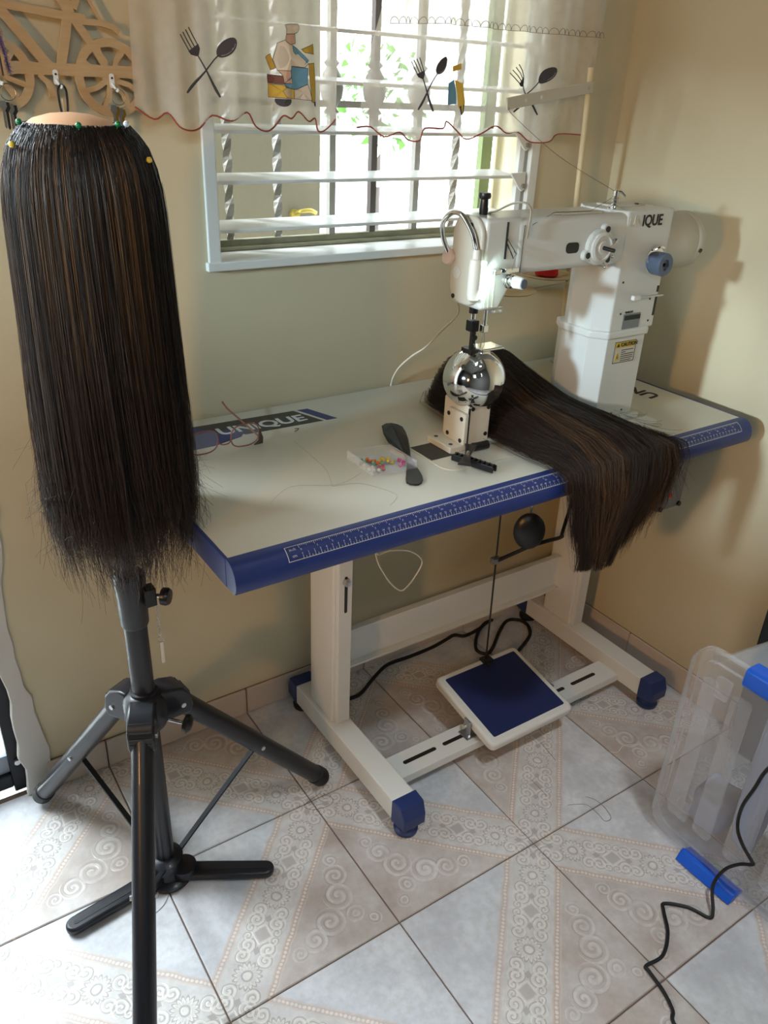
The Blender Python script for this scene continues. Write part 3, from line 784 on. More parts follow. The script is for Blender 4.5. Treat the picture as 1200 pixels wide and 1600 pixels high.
# pull rod with clamps
rod = MB().cyl((.655, .262, .735), (.668, .262, .118), .0022, n=8).build('pull_rod', 'dark_steel', tbl)
MB().box((.650, .254, .405), (.672, .270, .418)).cyl((.645, .262, .412), (.680, .262, .412), .004, n=8).build('rod_clamp', 'steel', rod, smooth=False)
MB().box((.655, .250, .108), (.682, .272, .124)).cyl((.661, .25, .116), (.661, .24, .116), .005, n=8).build('rod_joint', 'dark_steel', rod, smooth=False)
# knee lifter pad
kl = MB().lathe([(.002, -.012), (.028, -.010), (.034, -.002), (.0345, .004), (.030, .009), (.015, .0125), (.002, .0135)], (.655, .165, .538), (-.55, -.82, .12), n=32)
kl.v = [(x, y, .538 + (z - .538) * 1.22) for x, y, z in kl.v]
kl = kl.build('knee_pad', 'black_plastic', tbl)
MB().cyl((.680, .185, .735), (.668, .180, .54), .004, n=10).build('knee_rod', 'steel', kl)
MB().tube(smooth_path([(.664, .258, .412), (.68, .22, .448), (.70, .2, .468), (.74, .19, .475), (.80, .2, .465), (.86, .25, .44), (.95, .31, .5)], 6), .0045, 8).build('knee_cable', 'black_rubber', tbl)
# control box with the red switch
cb = MB().box((.975, .085, .535), (1.058, .24, .733)).build('control_box', 'box_grey', tbl, smooth=False, bevel=.004)
MB().box((1.012, .073, .664), (1.044, .086, .695)).build('switch_base', 'black_plastic', cb, smooth=False, bevel=.001)
MB().cyl((1.030, .073, .684), (1.030, .060, .684), .012, n=18).build('switch_button', 'red_plastic', cb)
MB().cyl((1.012, .0855, .572), (1.012, .083, .572), .006, n=14).build('indicator', 'red_plastic', cb)
for x, z in ((.984, .543), (1.049, .543)): MB().cyl((x, .086, z), (x, .080, z), .006, n=10).build('corner_screw', 'dark_steel', cb)
text_mesh('panel_mark', 'ON', .012, 'label_paper', cb, frame_matrix((1.004, .0846, .64), (1, 0, 0), (0, 0, 1)))

# ================================================================== SEWING MACHINE
mc = thing('sewing_machine', 'white post bed sewing machine with chrome ball, standing on the table', 'sewing machine', (.64, .18, H))
def mb(name, m_, par=None, **k): pass
bed = MB().prism(rounded_rect(.345, .077, .62, .267, .03), H + .0001, H + .0014, XY).build('bed_plate', 'cream_enamel', mc, smooth=False)
MB().prism([(.349, .133), (.398, .133), (.398, .200), (.349, .200)], H + .0005, H + .0019, XY).build('slide_plate', 'dark_steel', bed, smooth=False)
# post with the ball
ps = MB().box((.396, .140, H + .001), (.540, .212, H + .013)).build('post_base', 'cream_enamel', mc, smooth=False, bevel=.002)
for x, y in ((.408, .155), (.408, .2), (.528, .152), (.44, .146)): MB().cyl((x, y, H + .0125), (x, y, H + .0136), .004, n=10).build('base_screw', 'dark_steel', ps)
po = MB().box((.432, .142, H + .012), (.486, .212, .868)).build('post', 'cream_enamel', mc, smooth=False, bevel=.002)
pp = MB().prism([(.138, H + .013), (.196, H + .013), (.196, .848), (.190, .853), (.138, .853)], .4235, .4325, YZ).build('post_cover', 'cream_enamel', po, smooth=False, bevel=.002)
for y, z in ((.148, .800), (.186, .803), (.148, .842), (.186, .842)): MB().cyl((.424, y, z), (.4225, y, z), .0042, n=12).build('screw', 'dark_steel', pp)
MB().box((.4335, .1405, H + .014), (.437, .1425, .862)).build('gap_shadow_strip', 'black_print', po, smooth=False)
for x, z in ((.480, .858), (.478, .806), (.443, .860)): MB().cyl((x, .143, z), (x, .1405, z), .004, n=12).build('screw', 'dark_steel', po)
MB().cyl((.441, .130, H + .010), (.474, .128, H + .010), .008, n=14).build('base_shaft', 'black_plastic', ps)
BC = Vector((.465, .172, .906)); BR = .0575
prof = []
for k in range(28):
    t = -1.12 + (1.12 + 1.38) * k / 27
    prof.append((BR * math.cos(t), BR * math.sin(t)))
ball = MB().lathe([(.028, -.0535)] + prof + [(.004, BR * math.sin(1.38))], BC, n=56).build('ball', 'chrome', mc, angle=60)
def ball_pt(az, el, off=0.0):
    d = Vector((math.cos(el) * math.cos(az), math.cos(el) * math.sin(az), math.sin(el))); return BC + d * (BR + off), d
for az, el, r in ((-2.15, .40, .0052), (-2.75, .62, .0045), (-2.35, -.75, .004)):
    p, d = ball_pt(az, el, -.001); MB().cyl(p, p + d * .0016, r, n=16).build('ball_hole', 'black_print', ball)
MB().box((.458, .150, .9585), (.512, .190, .9655)).build('needle_plate', 'chrome', ball, smooth=False, bevel=.003)
MB().box((.440, .158, .958), (.459, .186, .9648)).build('feed_opening', 'dark_steel', ball, smooth=False)
# column
def chamfer_poly(x0, y0, x1, y1, cx, cy):
    return [(x0 + cx, y0), (x1 - cx * .3, y0), (x1, y0 + cy * .3), (x1, y1 - cy), (x1 - cx, y1), (x0 + cx, y1), (x0, y1 - cy), (x0, y0 + cy)]
MB().prism(rounded_rect(.735, .098, .895, .262, .018), H + .0002, H + .0045, XY).build('column_base', 'machine_cover', mc, smooth=False, bevel=.0015)
MB().prism(rounded_rect(.790, .066, .888, .103, .010), H + .0002, H + .0035, XY).build('base_tray', 'white_plastic', mc, smooth=False, bevel=.001)
MB().box((.778, .101, H + .003), (.862, .113, H + .016)).build('base_ridge', 'machine_white', mc, smooth=False, bevel=.003)
colm = MB().prism(chamfer_poly(.722, .115, .858, .249, .023, .031), H + .004, .964, XY).build('column_lower', 'machine_white', mc, smooth=False, bevel=.0015)
MB().prism(chamfer_poly(.718, .111, .862, .253, .023, .031), .958, .974, XY).build('column_ring', 'machine_white', colm, smooth=False, bevel=.004, seg=3)
up = MB().prism([(.745, .115), (.868, .115), (.872, .119), (.872, .232), (.868, .236), (.745, .236), (.722, .205), (.722, .146)], .972, 1.193, XY).build('column_upper', 'machine_white', mc, bevel=.005, seg=3, angle=30)
hb = up
arm = MB().box((.480, .1165, 1.100), (.766, .222, 1.190)).build('arm', 'machine_white', mc, bevel=.011, seg=4, angle=40)
# head: tapers towards the needle
hd = MB().prism([(.416, 1.192), (.494, 1.192), (.494, 1.106), (.457, 1.043), (.416, 1.046)], .118, .196, XZ).build('head', 'machine_white', mc, bevel=.006, seg=3, angle=40)
fp = rounded_rect(.118, 1.050, .194, 1.194, .030, 7)
fp = [(y, z if z > 1.10 else max(z, 1.050)) for y, z in fp]
fpo = MB().prism(fp, .407, .4175, YZ).build('face_plate', 'machine_cover', mc, bevel=.004, seg=3, angle=40)
MB().cyl((.4075, .175, 1.10), (.406, .175, 1.10), .010, n=24).build('face_plug', 'machine_white', fpo)
MB().cyl((.4075, .180, 1.060), (.4055, .180, 1.060), .004, n=10).build('screw', 'dark_steel', fpo)
MB().cyl((.4075, .146, 1.180), (.4055, .146, 1.180), .0035, n=10).build('screw', 'dark_steel', fpo)
for x in (.424, .432, .441):
    MB().box((x, .1165, 1.050), (x + .002, .1185, 1.110)).build('head_groove', 'machine_cover', hd, smooth=False)
MB().box((.4575, .1160, 1.128), (.4605, .1185, 1.186)).build('lever_slot', 'black_print', hd, smooth=False)
MB().tube([(.459, .119, 1.165), (.463, .108, 1.150), (.470, .102, 1.138), (.466, .104, 1.130), (.461, .116, 1.152)], .0016, 8).build('take_up_lever', 'chrome', hd)
gd = MB().box((.432, .106, 1.106), (.446, .119, 1.114)).box((.452, .104, 1.107), (.482, .119, 1.115)).build('thread_guide', 'chrome', hd, smooth=False, bevel=.001)
MB().cyl((.450, .118, 1.1105), (.450, .110, 1.1105), .003, n=10).build('screw', 'dark_steel', gd)
tn = MB().lathe([(.013, 0), (.013, .006), (.0105, .007), (.0105, .010), (.0125, .011), (.0125, .014), (.010, .015), (.010, .019)], (.470, .120, 1.093), (0.12, -1, 0), n=24).build('tension_discs', 'chrome', hd)
MB().lathe([(.0095, 0), (.0105, .002), (.0095, .019), (.0085, .020)], (.4722, .1015, 1.093), (0.12, -1, 0), n=24).build('tension_knob', 'white_plastic', tn)
MB().lathe([(.0078, 0), (.0078, .0015), (.004, .0018)], (.4745, .0815, 1.093), (0.12, -1, 0), n=20).build('knob_cap', 'dial_blue', tn)
MB().lathe([(.0065, 0), (.0075, .01), (.0065, .026), (.0095, .027), (.0105, .031), (.0095, .036)], (.445, .165, 1.190), n=16).build('presser_knob', 'black_plastic', hd)
MB().tube(smooth_path([(.462, .175, 1.192), (.470, .160, 1.198), (.482, .138, 1.211), (.493, .120, 1.214), (.499, .111, 1.206), (.499, .109, 1.190), (.497, .110, 1.160)], 5), .005, 8, flat=.35).build('lever_guard', 'machine_cover', hd)
MB().box((.495, .1158, 1.104), (.4955, .1168, 1.180)).build('arm_seam', 'dark_steel', arm, smooth=False)
MB().prism(rounded_rect(.598, 1.128, .628, 1.146, .007), .1150, .1172, XZ).build('oil_window', 'black_plastic', arm, smooth=False)
# bobbin winder / regulator disc with three ears
dc = Vector((.674, .115, 1.136))
rg_ = MB()
for a in (1.2, 3.55, 5.5):
    e = (dc.x + .032 * math.cos(a), dc.z + .032 * math.sin(a))
    rg_.cyl((e[0], .116, e[1]), (e[0], .1065, e[1]), .0095, n=18)
rg_.lathe([(.031, 0), (.031, .008), (.028, .010), (.026, .010), (.026, .014), (.021, .016), (.020, .013), (.012, .013), (.010, .016), (.002, .016)], (dc.x, .1155, dc.z), (0, -1, 0), n=36)
rg_ = rg_.build('winder_disc', 'machine_white', mc, angle=35)
for a in (1.2, 3.55, 5.5):
    e = (dc.x + .032 * math.cos(a), dc.z + .032 * math.sin(a)); MB().cyl((e[0], .107, e[1]), (e[0], .1055, e[1]), .0055, n=14).build('ear_screw', 'black_plastic', rg_)
MB().cyl((dc.x, .100, dc.z), (dc.x + .004, .078, dc.z - .002), .0035, n=10).build('spindle', 'dark_steel', rg_)
for x, z in ((.700, 1.148), (.698, 1.120), (.683, 1.103)): MB().sphere((dc.x + x - .674, .098, z), .0035, 10, 6).cyl((dc.x + x - .674, .115, z), (dc.x + x - .674, .099, z), .0018, n=8).build('guide_pin', 'chrome', rg_)
MB().tube([(.676, .09, 1.135), (.688, .092, 1.140), (.700, .096, 1.148)], .0025, 8).build('winder_arm', 'chrome', rg_)
# stitch length dial
sd = MB().lathe([(.025, 0), (.025, .003), (.022, .004)], (.836, .1155, 1.102), (0, -1, 0), n=32).build('stitch_plate', 'chrome', mc)
MB().lathe([(.020, 0), (.0215, .002), (.0215, .024), (.0195, .0265), (.010, .0265), (.009, .022), (.004, .022)], (.838, .113, 1.097), (0, -1, 0), n=32).build('stitch_dial', 'dial_blue', sd)
MB().cyl((.838, .092, 1.097), (.838, .086, 1.097), .0035, n=12).build('dial_screw', 'black_plastic', sd)
MB().tube(smooth_path([(.825, .108, 1.122), (.835, .104, 1.128), (.848, .106, 1.125)], 4), .0022, 8).build('dial_stop', 'chrome', sd)
# motor and handwheel
mo = MB().lathe([(.050, 0), (.053, .002), (.0540, .050), (.0540, .108), (.050, .114)], (.870, .174, 1.124), (1, 0, 0), n=48).build('motor_cover', 'machine_cover', mc, angle=35)
MB().lathe([(.0525, 0), (.0545, .003), (.0545, .018), (.050, .026), (.020, .028)], (.968, .174, 1.124), (1, 0, 0), n=48).build('handwheel', 'machine_cover', mo, angle=35)
MB().cyl((.980, .121, 1.110), (.980, .1185, 1.109), .004, n=10).build('wheel_screw', 'dark_steel', mo)
MB().lathe([(.048, 0), (.051, .001), (.051, .004), (.048, .005)], (.868, .174, 1.124), (1, 0, 0), n=40).build('motor_seam', 'dark_steel', mo)
MB().prism([(.873, 1.165), (.881, 1.155), (.8835, 1.13), (.879, 1.108), (.873, 1.1)], .123, .150, XZ).build('belt_guard', 'machine_white', mo, smooth=False, bevel=.002)
# small fittings on the column
for z0, z1 in ((1.040, 1.052), (.994, 1.033)): MB().box((.8655, .122, z0), (.8672, .150, z1)).box((.861, .1142, z0), (.8668, .124, z1)).build('vent_slot', 'black_print', up, smooth=False)
MB().cyl((.782, .100, 1.038), (.868, .104, 1.036), .0022, n=8).build('reverse_lever', 'steel', up)
MB().prism(rounded_rect(.776, 1.0335, .796, 1.0425, .003), .096, .104, XZ).build('lever_grip', 'white_plastic', up, bevel=.001)
for x, z in ((.760, 1.066), (.846, 1.028), (.768, 1.006), (.852, .985), (.792, .800), (.822, .803)): MB().cyl((x, .1155, z), (x, .1142, z), .0022, n=8).build('small_screw', 'dark_steel', up if z > .97 else colm)
pl_ = MB().box((.778, .1143, .975), (.826, .1152, 1.004)).build('type_plate', 'label_silver', up, smooth=False)
MB().box((.781, .1138, .992), (.826, .1146, 1.001)).build('plate_bar', 'black_print', pl_, smooth=False)
text_mesh('plate_text', 'UNIQUE', .006, 'black_print', up, frame_matrix((.780, .1143, 1.0055), (1, 0, 0), (0, 0, 1)))
cl_ = MB().box((.768, .1143, .908), (.828, .1152, .950)).build('caution_label', 'label_paper', colm, smooth=False)
MB().box((.768, .1138, .938), (.828, .1144, .950)).build('label_header', 'label_yellow', cl_, smooth=False)
MB().prism([(.771, .914), (.785, .914), (.778, .931)], .1136, .1144, XZ).build('warning_triangle', 'label_yellow', cl_, smooth=False)
MB().prism([(.7765, .917), (.7795, .917), (.778, .927)], .1131, .1137, XZ).build('warning_mark', 'black_print', cl_, smooth=False)
text_mesh('label_text', 'CAUTION', .0105, 'black_print', cl_, frame_matrix((.784, .1135, .9405), (1, 0, 0), (0, 0, 1)), bold=.0002)
MB().prism([(.773, .9405), (.781, .9405), (.777, .9475)], .1131, .1139, XZ).build('warning_mark', 'black_print', cl_, smooth=False)
for k, L in enumerate((.034, .012, .036, .034, .035, .030)):
    MB().box((.789, .1137, .932 - k * .0042), (.789 + L, .1143, .9332 - k * .0042)).build('text_line', 'black_print', cl_, smooth=False)
for lo, hi in (((.7675, .1138, .9075), (.8285, .1144, .9085)), ((.7675, .1138, .9495), (.8285, .1144, .9505)), ((.7675, .1138, .9075), (.7685, .1144, .9505)), ((.8275, .1138, .9075), (.8285, .1144, .9505))):
    MB().box(lo, hi).build('label_border', 'black_print', cl_, smooth=False)
text_mesh('brand_lettering', 'IQUE', .027, 'black_print', hb, frame_matrix((.7835, .1143, 1.166), (1, 0, 0), (0, 0, 1)), bold=.0006, xscale=.90)
text_mesh('glare_lettering', 'UN', .027, 'machine_cover', hb, frame_matrix((.749, .1146, 1.166), (1, 0, 0), (0, 0, 1)), bold=.0004, xscale=.90)  # pale letters paint in the glare that washes out these two
# top of the arm
MB().box((.590, .130, 1.190), (.690, .142, 1.193)).box((.575, .131, 1.1915), (.60, .138, 1.194)).build('pretension_plate', 'steel', arm, smooth=False)
tp = MB().lathe([(.012, 0), (.012, .005), (.006, .006), (.007, .010), (.005, .013), (.007, .016), (.005, .019), (.007, .022), (.004, .025), (.004, .034)], (.742, .150, 1.189), n=18).build('top_tension_post', 'chrome', mc)
MB().tube([(.742, .150, 1.223), (.748, .144, 1.222), (.756, .140, 1.214)], .0022, 8).build('thread_hook', 'chrome', tp)
MB().box((.765, .165, 1.1925), (.845, .215, 1.1955)).build('top_cover', 'machine_cover', hb, smooth=False, bevel=.001)
MB().cyl((.828, .172, 1.195), (.828, .172, 1.1975), .004, n=10).build('cover_screw', 'dark_steel', hb)
# needle bar, presser bar and foot
nbm = MB().cyl((.449, .172, 1.048), (.449, .172, 1.005), .0045, n=14).build('presser_bar', 'chrome', mc)
MB().cyl((.449, .172, 1.046), (.449, .172, 1.028), .008, n=16).build('bar_bushing', 'black_plastic', nbm)
MB().box((.440, .162, .996), (.457, .180, 1.016)).build('presser_clamp', 'black_plastic', nbm, smooth=False, bevel=.002)
MB().box((.4465, .166, .962), (.4545, .174, .998)).build('presser_foot', 'dark_steel', nbm, smooth=False, bevel=.001)
MB().cyl((.447, .165, .987), (.447, .158, .987), .0045, n=10).build('foot_screw', 'black_plastic', nbm)
MB().tube([(.452, .166, .975), (.455, .166, .962), (.462, .165, .9605)], .003, 8).build('foot_toe', 'chrome', nbm)
nd = MB().cyl((.458, .150, 1.052), (.458, .150, 1.008), .0035, n=12).build('needle_bar', 'chrome', mc)
MB().box((.4525, .145, .998), (.4635, .156, 1.011)).build('needle_clamp', 'chrome', nd, smooth=False, bevel=.001)
MB().cyl((.458, .150, .999), (.460, .160, .962), .0011, .0005, n=8).build('needle', 'steel', nd)
MB().box((.452, .130, 1.034), (.480, .137, 1.044)).build('finger_guard', 'steel', mc, smooth=False, bevel=.001)
for x in (.458, .472): MB().cyl((x, .130, 1.039), (x, .128, 1.039), .0022, n=8).build('guard_screw', 'chrome', mc)
# LED work lamp on a gooseneck
lp = MB().tube(smooth_path([(.402, .196, 1.130), (.396, .203, 1.150), (.392, .204, 1.172), (.393, .194, 1.188), (.395, .178, 1.196), (.397, .160, 1.193), (.399, .142, 1.178), (.400, .130, 1.163), (.400, .122, 1.145)], 6), .0042, 12).build('lamp_gooseneck', 'chrome', mc)
MB().lathe([(.009, 0), (.0135, .004), (.0135, .010), (.009, .013)], (.410, .196, 1.121), (-1, 0, .3), n=20).build('lamp_magnet', 'magnet_pink', lp)
la = Vector((.4005, .1205, 1.146)); lb = Vector((.4020, .121, 1.062))
MB().tube([la, la + (lb - la) * .06, la + (lb - la) * .16, la + (lb - la) * .19, la + (lb - la) * .30, la + (lb - la) * .85, la + (lb - la) * .95, lb], [.0055, .0062, .0065, .0095, .0108, .0112, .0095, .004], 20).build('lamp_head', 'lamp_white', lp)
MB().box((.4100, .108, 1.068), (.4135, .116, 1.128)).build('lamp_led', 'lamp_glow', lp, smooth=False)
le = bpy.data.lights.new('machine_led', 'AREA'); le.shape = 'RECTANGLE'; le.size = .06; le.size_y = .010; le.energy = .045; le.color = (.72, 1.0, .95)
leo = bpy.data.objects.new('machine_led', le); COL.objects.link(leo); leo.location = (.416, .098, 1.098)
leo.rotation_euler = (Vector((.470, .122, 1.06)) - Vector((.416, .098, 1.098))).to_track_quat('-Z', 'X').to_euler()
# threads on the machine
MB().tube([(.742, .150, 1.216), (.66, .13, 1.1945), (.575, .132, 1.195), (.51, .114, 1.180)], .0005, 4).build('upper_thread', 'bar_dark', mc)
MB().tube([(.468, .102, 1.132), (.466, .104, 1.112)], .0005, 4).build('lever_thread', 'bar_dark', mc)
MB().tube([(.458, .149, 1.0), (.462, .150, .975), (.455, .15, .962)], .0005, 4).build('needle_thread', 'bar_dark', mc)

# ================================================================== WIG STAND TRIPOD
PX, PY = -.196, .175
tp_ = thing('tripod_stand', 'black folding tripod wig stand on the floor at the left', 'tripod', (PX, PY, 0))
MB().cyl((PX, PY, .035), (PX, PY, .64), .0185, n=28).build('centre_pole', 'tripod_black', tp_)
MB().cyl((PX, PY, .60), (PX, PY, 1.12), .0115, n=20).build('upper_pole', 'tripod_black', tp_)
cr = MB().lathe([(.0205, .595), (.0225, .600), (.0235, .662), (.0245, .668), (.0245, .688), (.021, .692), (.012, .693)], (PX, PY, 0), n=28).build('height_collar', 'tripod_black', tp_)
MB().box((PX + .012, PY - .034, .640), (PX + .030, PY - .012, .672)).build('clamp_block', 'black_plastic', cr, smooth=False, bevel=.002)
kx = Vector((PX + .032, PY - .030, .656)); kd = Vector((.75, -.66, 0))
MB().cyl(kx - kd * .010, kx + kd * .010, .004, n=12).build('knob_screw', 'chrome', cr)
MB().lathe([(.006, 0), (.014, .002), (.0145, .010), (.012, .014), (.004, .0145)], kx + kd * .006, kd, n=20).build('knob', 'black_plastic', cr)
ch = [(PX + .030, PY - .027, .635 - k * .0052) for k in range(12)]
for k, p in enumerate(ch):
    a = (k % 2) * PI / 2
    MB().tube([(p[0] + .0022 * math.cos(t) * math.cos(a), p[1] + .0022 * math.cos(t) * math.sin(a), p[2] + .0032 * math.sin(t)) for t in np.linspace(0, 2 * PI, 9)[:-1]], .0006, 5, closed=True).build('chain_link', 'steel', tp_)
MB().tube([(PX + .030 + .005 * math.cos(t), PY - .027 - .003 * math.cos(t), .570 + .005 * math.sin(t)) for t in np.linspace(0, 2 * PI, 15)[:-1]], .0008, 6, closed=True).build('chain_ring', 'steel', tp_)
MB().box((PX + .028, PY - .029, .524), (PX + .034, PY - .026, .566)).build('pin_tag', 'label_paper', tp_, smooth=False, bevel=.001)
hub = MB().lathe([(.024, .385), (.033, .390), (.036, .405), (.036, .440), (.030, .452), (.0225, .456), (.0225, .462), (.019, .463)], (PX, PY, 0), n=32).build('hub', 'tripod_black', tp_)
LEN = .40
for k, a in enumerate((math.radians(117), math.radians(7), math.radians(-115))):
    d = Vector((math.cos(a), math.sin(a), 0)); n_ = Vector((-math.sin(a), math.cos(a), 0))
    P0 = Vector((PX, PY, 0)) + d * .058 + Vector((0, 0, .410)); P1 = Vector((PX, PY, 0)) + d * (.348, .372, .36)[k] + Vector((0, 0, .021))
    lug = MB()
    for r in range(5):                                # ribbed shoulder over the leg
        pass
    prof_l = [(.020, .392), (.072, .388), (.078, .402), (.074, .430), (.060, .447), (.036, .455), (.020, .455)]
    lug.prism(prof_l, -.022, .022, lambda r_, z_, w_: tuple(Vector((PX, PY, z_)) + d * r_ + n_ * w_))
    lg = lug.build('leg_shoulder', 'tripod_black', hub, bevel=.004, seg=3)
    for r in range(5):
        z = .398 + r * .011
        rr = float(np.interp(z, [.388, .402, .430, .447], [.0715, .0772, .0732, .0590]))
        MB().bar(Vector((PX, PY, z)) + d * rr + n_ * -.018, Vector((PX, PY, z)) + d * rr + n_ * .018, .003, .003).build('rib', 'tripod_black', hub, smooth=False)
    MB().cyl(Vector((PX, PY, .412)) + d * .058 - n_ * .0245, Vector((PX, PY, .412)) + d * .058 + n_ * .0245, .0045, n=14).build('pivot_rivet', 'steel', hub)
    leg = MB().cyl(P0, P1, .0185, n=24).build('leg', 'tripod_black', tp_)
    L = (P1 - P0).normalized()
    MB().tube([P1 - L * .030, P1 - L * .028, P1 - L * .004, P1 + L * .004, P1 + L * .006], [.0185, .0205, .0210, .018, .008], 20).build('foot_cap', 'black_rubber', leg)
    PMid = P0 + (P1 - P0) * .50
    for s in (-1, 1): pass
    BP = Vector((PX, PY, .050)) + d * .030
    MB().bar(PMid, BP, .010, .004).build('brace', 'black_metal', tp_, smooth=False)
    MB().cyl(PMid - n_ * .0215, PMid + n_ * .0215, .0045, n=12).build('brace_bolt', 'steel', leg)
MB().lathe([(.020, .030), (.032, .032), (.034, .055), (.024, .062), (.019, .063)], (PX, PY, 0), n=24).build('brace_hub', 'tripod_black', tp_)
kn = Vector((PX + .045, PY - .038, .398)); kd = Vector((.76, -.65, -.15)).normalized()
MB().cyl(kn - kd * .02, kn + kd * .006, .0035, n=10).build('lock_screw', 'chrome', hub)
MB().lathe([(.006, 0), (.015, .003), (.017, .010), (.010, .016), (.002, .017)], kn + kd * .004, kd, n=14).build('lock_knob', 'black_plastic', hub)
MB().lathe([(.040, .001), (.043, .004), (.040, .008), (.026, .012), (.020, .034)], (PX + .004, PY - .004, 0), n=32).build('base_disc', 'tripod_black', tp_)
for e in ((-.030, .078), (-.376, .152), (-.16, .36)):
    d = Vector((e[0] - PX, e[1] - PY, 0)); Ld = d.length; d.normalize()
    M = Matrix.Translation((PX, PY, .0)) @ Matrix.Rotation(math.atan2(d.y, d.x), 4, 'Z')
    poly = [(.028, -.019)] + [(Ld - .002 + .0165 * math.cos(t), .0165 * math.sin(t)) for t in np.linspace(-PI / 2, PI / 2, 10)] + [(.028, .019)]
    sf = MB(M).prism(poly, .003, .019, XY).build('stabiliser_foot', 'tripod_black', tp_, bevel=.005, seg=3)
    MB(M).prism(rounded_rect(.07, -.0045, Ld, .0045, .004), .0185, .0196, XY).build('foot_groove', 'black_rubber', sf, smooth=False)
    MB(M).lathe([(.024, .010), (.026, .016), (.024, .030), (.012, .032)], (.034, 0, 0), n=20).build('foot_pivot', 'tripod_black', sf)

# ================================================================== MANNEQUIN HEAD AND WIG
hm = MB().lathe([(.016, 1.085), (.030, 1.092), (.045, 1.10), (.062, 1.13), (.074, 1.17), (.080, 1.21), (.082, 1.24), (.080, 1.268), (.073, 1.292), (.060, 1.310), (.042, 1.322), (.022, 1.3275), (.004, 1.329)], (PX, PY, 0), n=40)
hm = tag(hm.build('mannequin_head', 'skin', origin=(PX, PY, 1.085), angle=80), 'bald skin coloured mannequin head top showing above the long wig', 'mannequin head')

def strand_mesh(name, P, R, Cc, parent, m='hair'):
    """P (S,N,3) points, R (S,N) radii, Cc (S,N,3) linear colours -> one mesh of three-sided strands"""
    S, N, _ = P.shape
    T = np.gradient(P, axis=1); T /= np.linalg.norm(T, axis=2, keepdims=True) + 1e-9
    ref = rng.normal(size=(S, 1, 3)); E = np.cross(T, ref); E /= np.linalg.norm(E, axis=2, keepdims=True) + 1e-9
    G = np.cross(T, E)
    V = np.stack([P + (E * math.cos(a) + G * math.sin(a)) * R[..., None] for a in (0, 2 * PI / 3, 4 * PI / 3)], axis=2)
    V = V.reshape(-1, 3) - np.array(ORG[parent.name])
    base = (np.arange(S)[:, None] * N + np.arange(N - 1)[None, :]).reshape(-1) * 3
    F = []
    for k in range(3): F.append(np.stack([base + k, base + (k + 1) % 3, base + 3 + (k + 1) % 3, base + 3 + k], 1))
    F = np.concatenate(F).astype(np.int32)
    me = bpy.data.meshes.new(name)
    me.vertices.add(len(V)); me.vertices.foreach_set('co', V.astype(np.float32).ravel())
    me.loops.add(F.size); me.loops.foreach_set('vertex_index', F.ravel())
    me.polygons.add(len(F)); me.polygons.foreach_set('loop_start', (np.arange(len(F)) * 4).astype(np.int32))
    me.update(calc_edges=True)
    me.polygons.foreach_set('use_smooth', [True] * len(F))
    ca = me.color_attributes.new('tone', 'FLOAT_COLOR', 'POINT')
    col = np.repeat(Cc.reshape(-1, 3), 3, axis=0); col = np.concatenate([col, np.ones((len(col), 1))], 1)
    ca.data.foreach_set('color', col.astype(np.float32).ravel())
    me.materials.append(MATS[m])
    ob = bpy.data.objects.new(name, me); COL.objects.link(ob); ob.parent = parent; ORG[ob.name] = ORG[parent.name]
    return ob
DK = np.array([.0075, .0062, .0066]); BR_ = np.array([.155, .088, .044]); MD = np.array([.045, .026, .018])
wig = thing('wig', 'long straight dark brown wig with lighter streaks on the mannequin head', 'wig', (PX, PY, .70))
zs_ = np.array([1.330, 1.318, 1.305, 1.290, 1.265, 1.22, 1.15, 1.05, .95, .85, .78, .70, .60])
rs_ = np.array([.050, .060, .072, .081, .0875, .0915, .094, .097, .0993, .0985, .093, .082, .068])
def Rz(z): return np.interp(-z, -zs_, rs_)
capz = np.linspace(1.312, .83, 26)
cap = MB().lathe([(max(.01, float(Rz(z)) - .006), z) for z in capz] + [(.012, .80)], (PX, PY, 0), n=40)
mat('wig_base', (.008, .0065, .007, 1), .6)
cap.build('wig_cap', 'wig_base', wig, angle=80)
MB().tube([(PX + .0585 * math.cos(t), PY + .0585 * math.sin(t), 1.3135 + .0012 * math.sin(5 * t)) for t in np.linspace(0, 2 * PI, 49)[:-1]], .0034, 8, closed=True).build('wig_band', 'wig_base', wig)
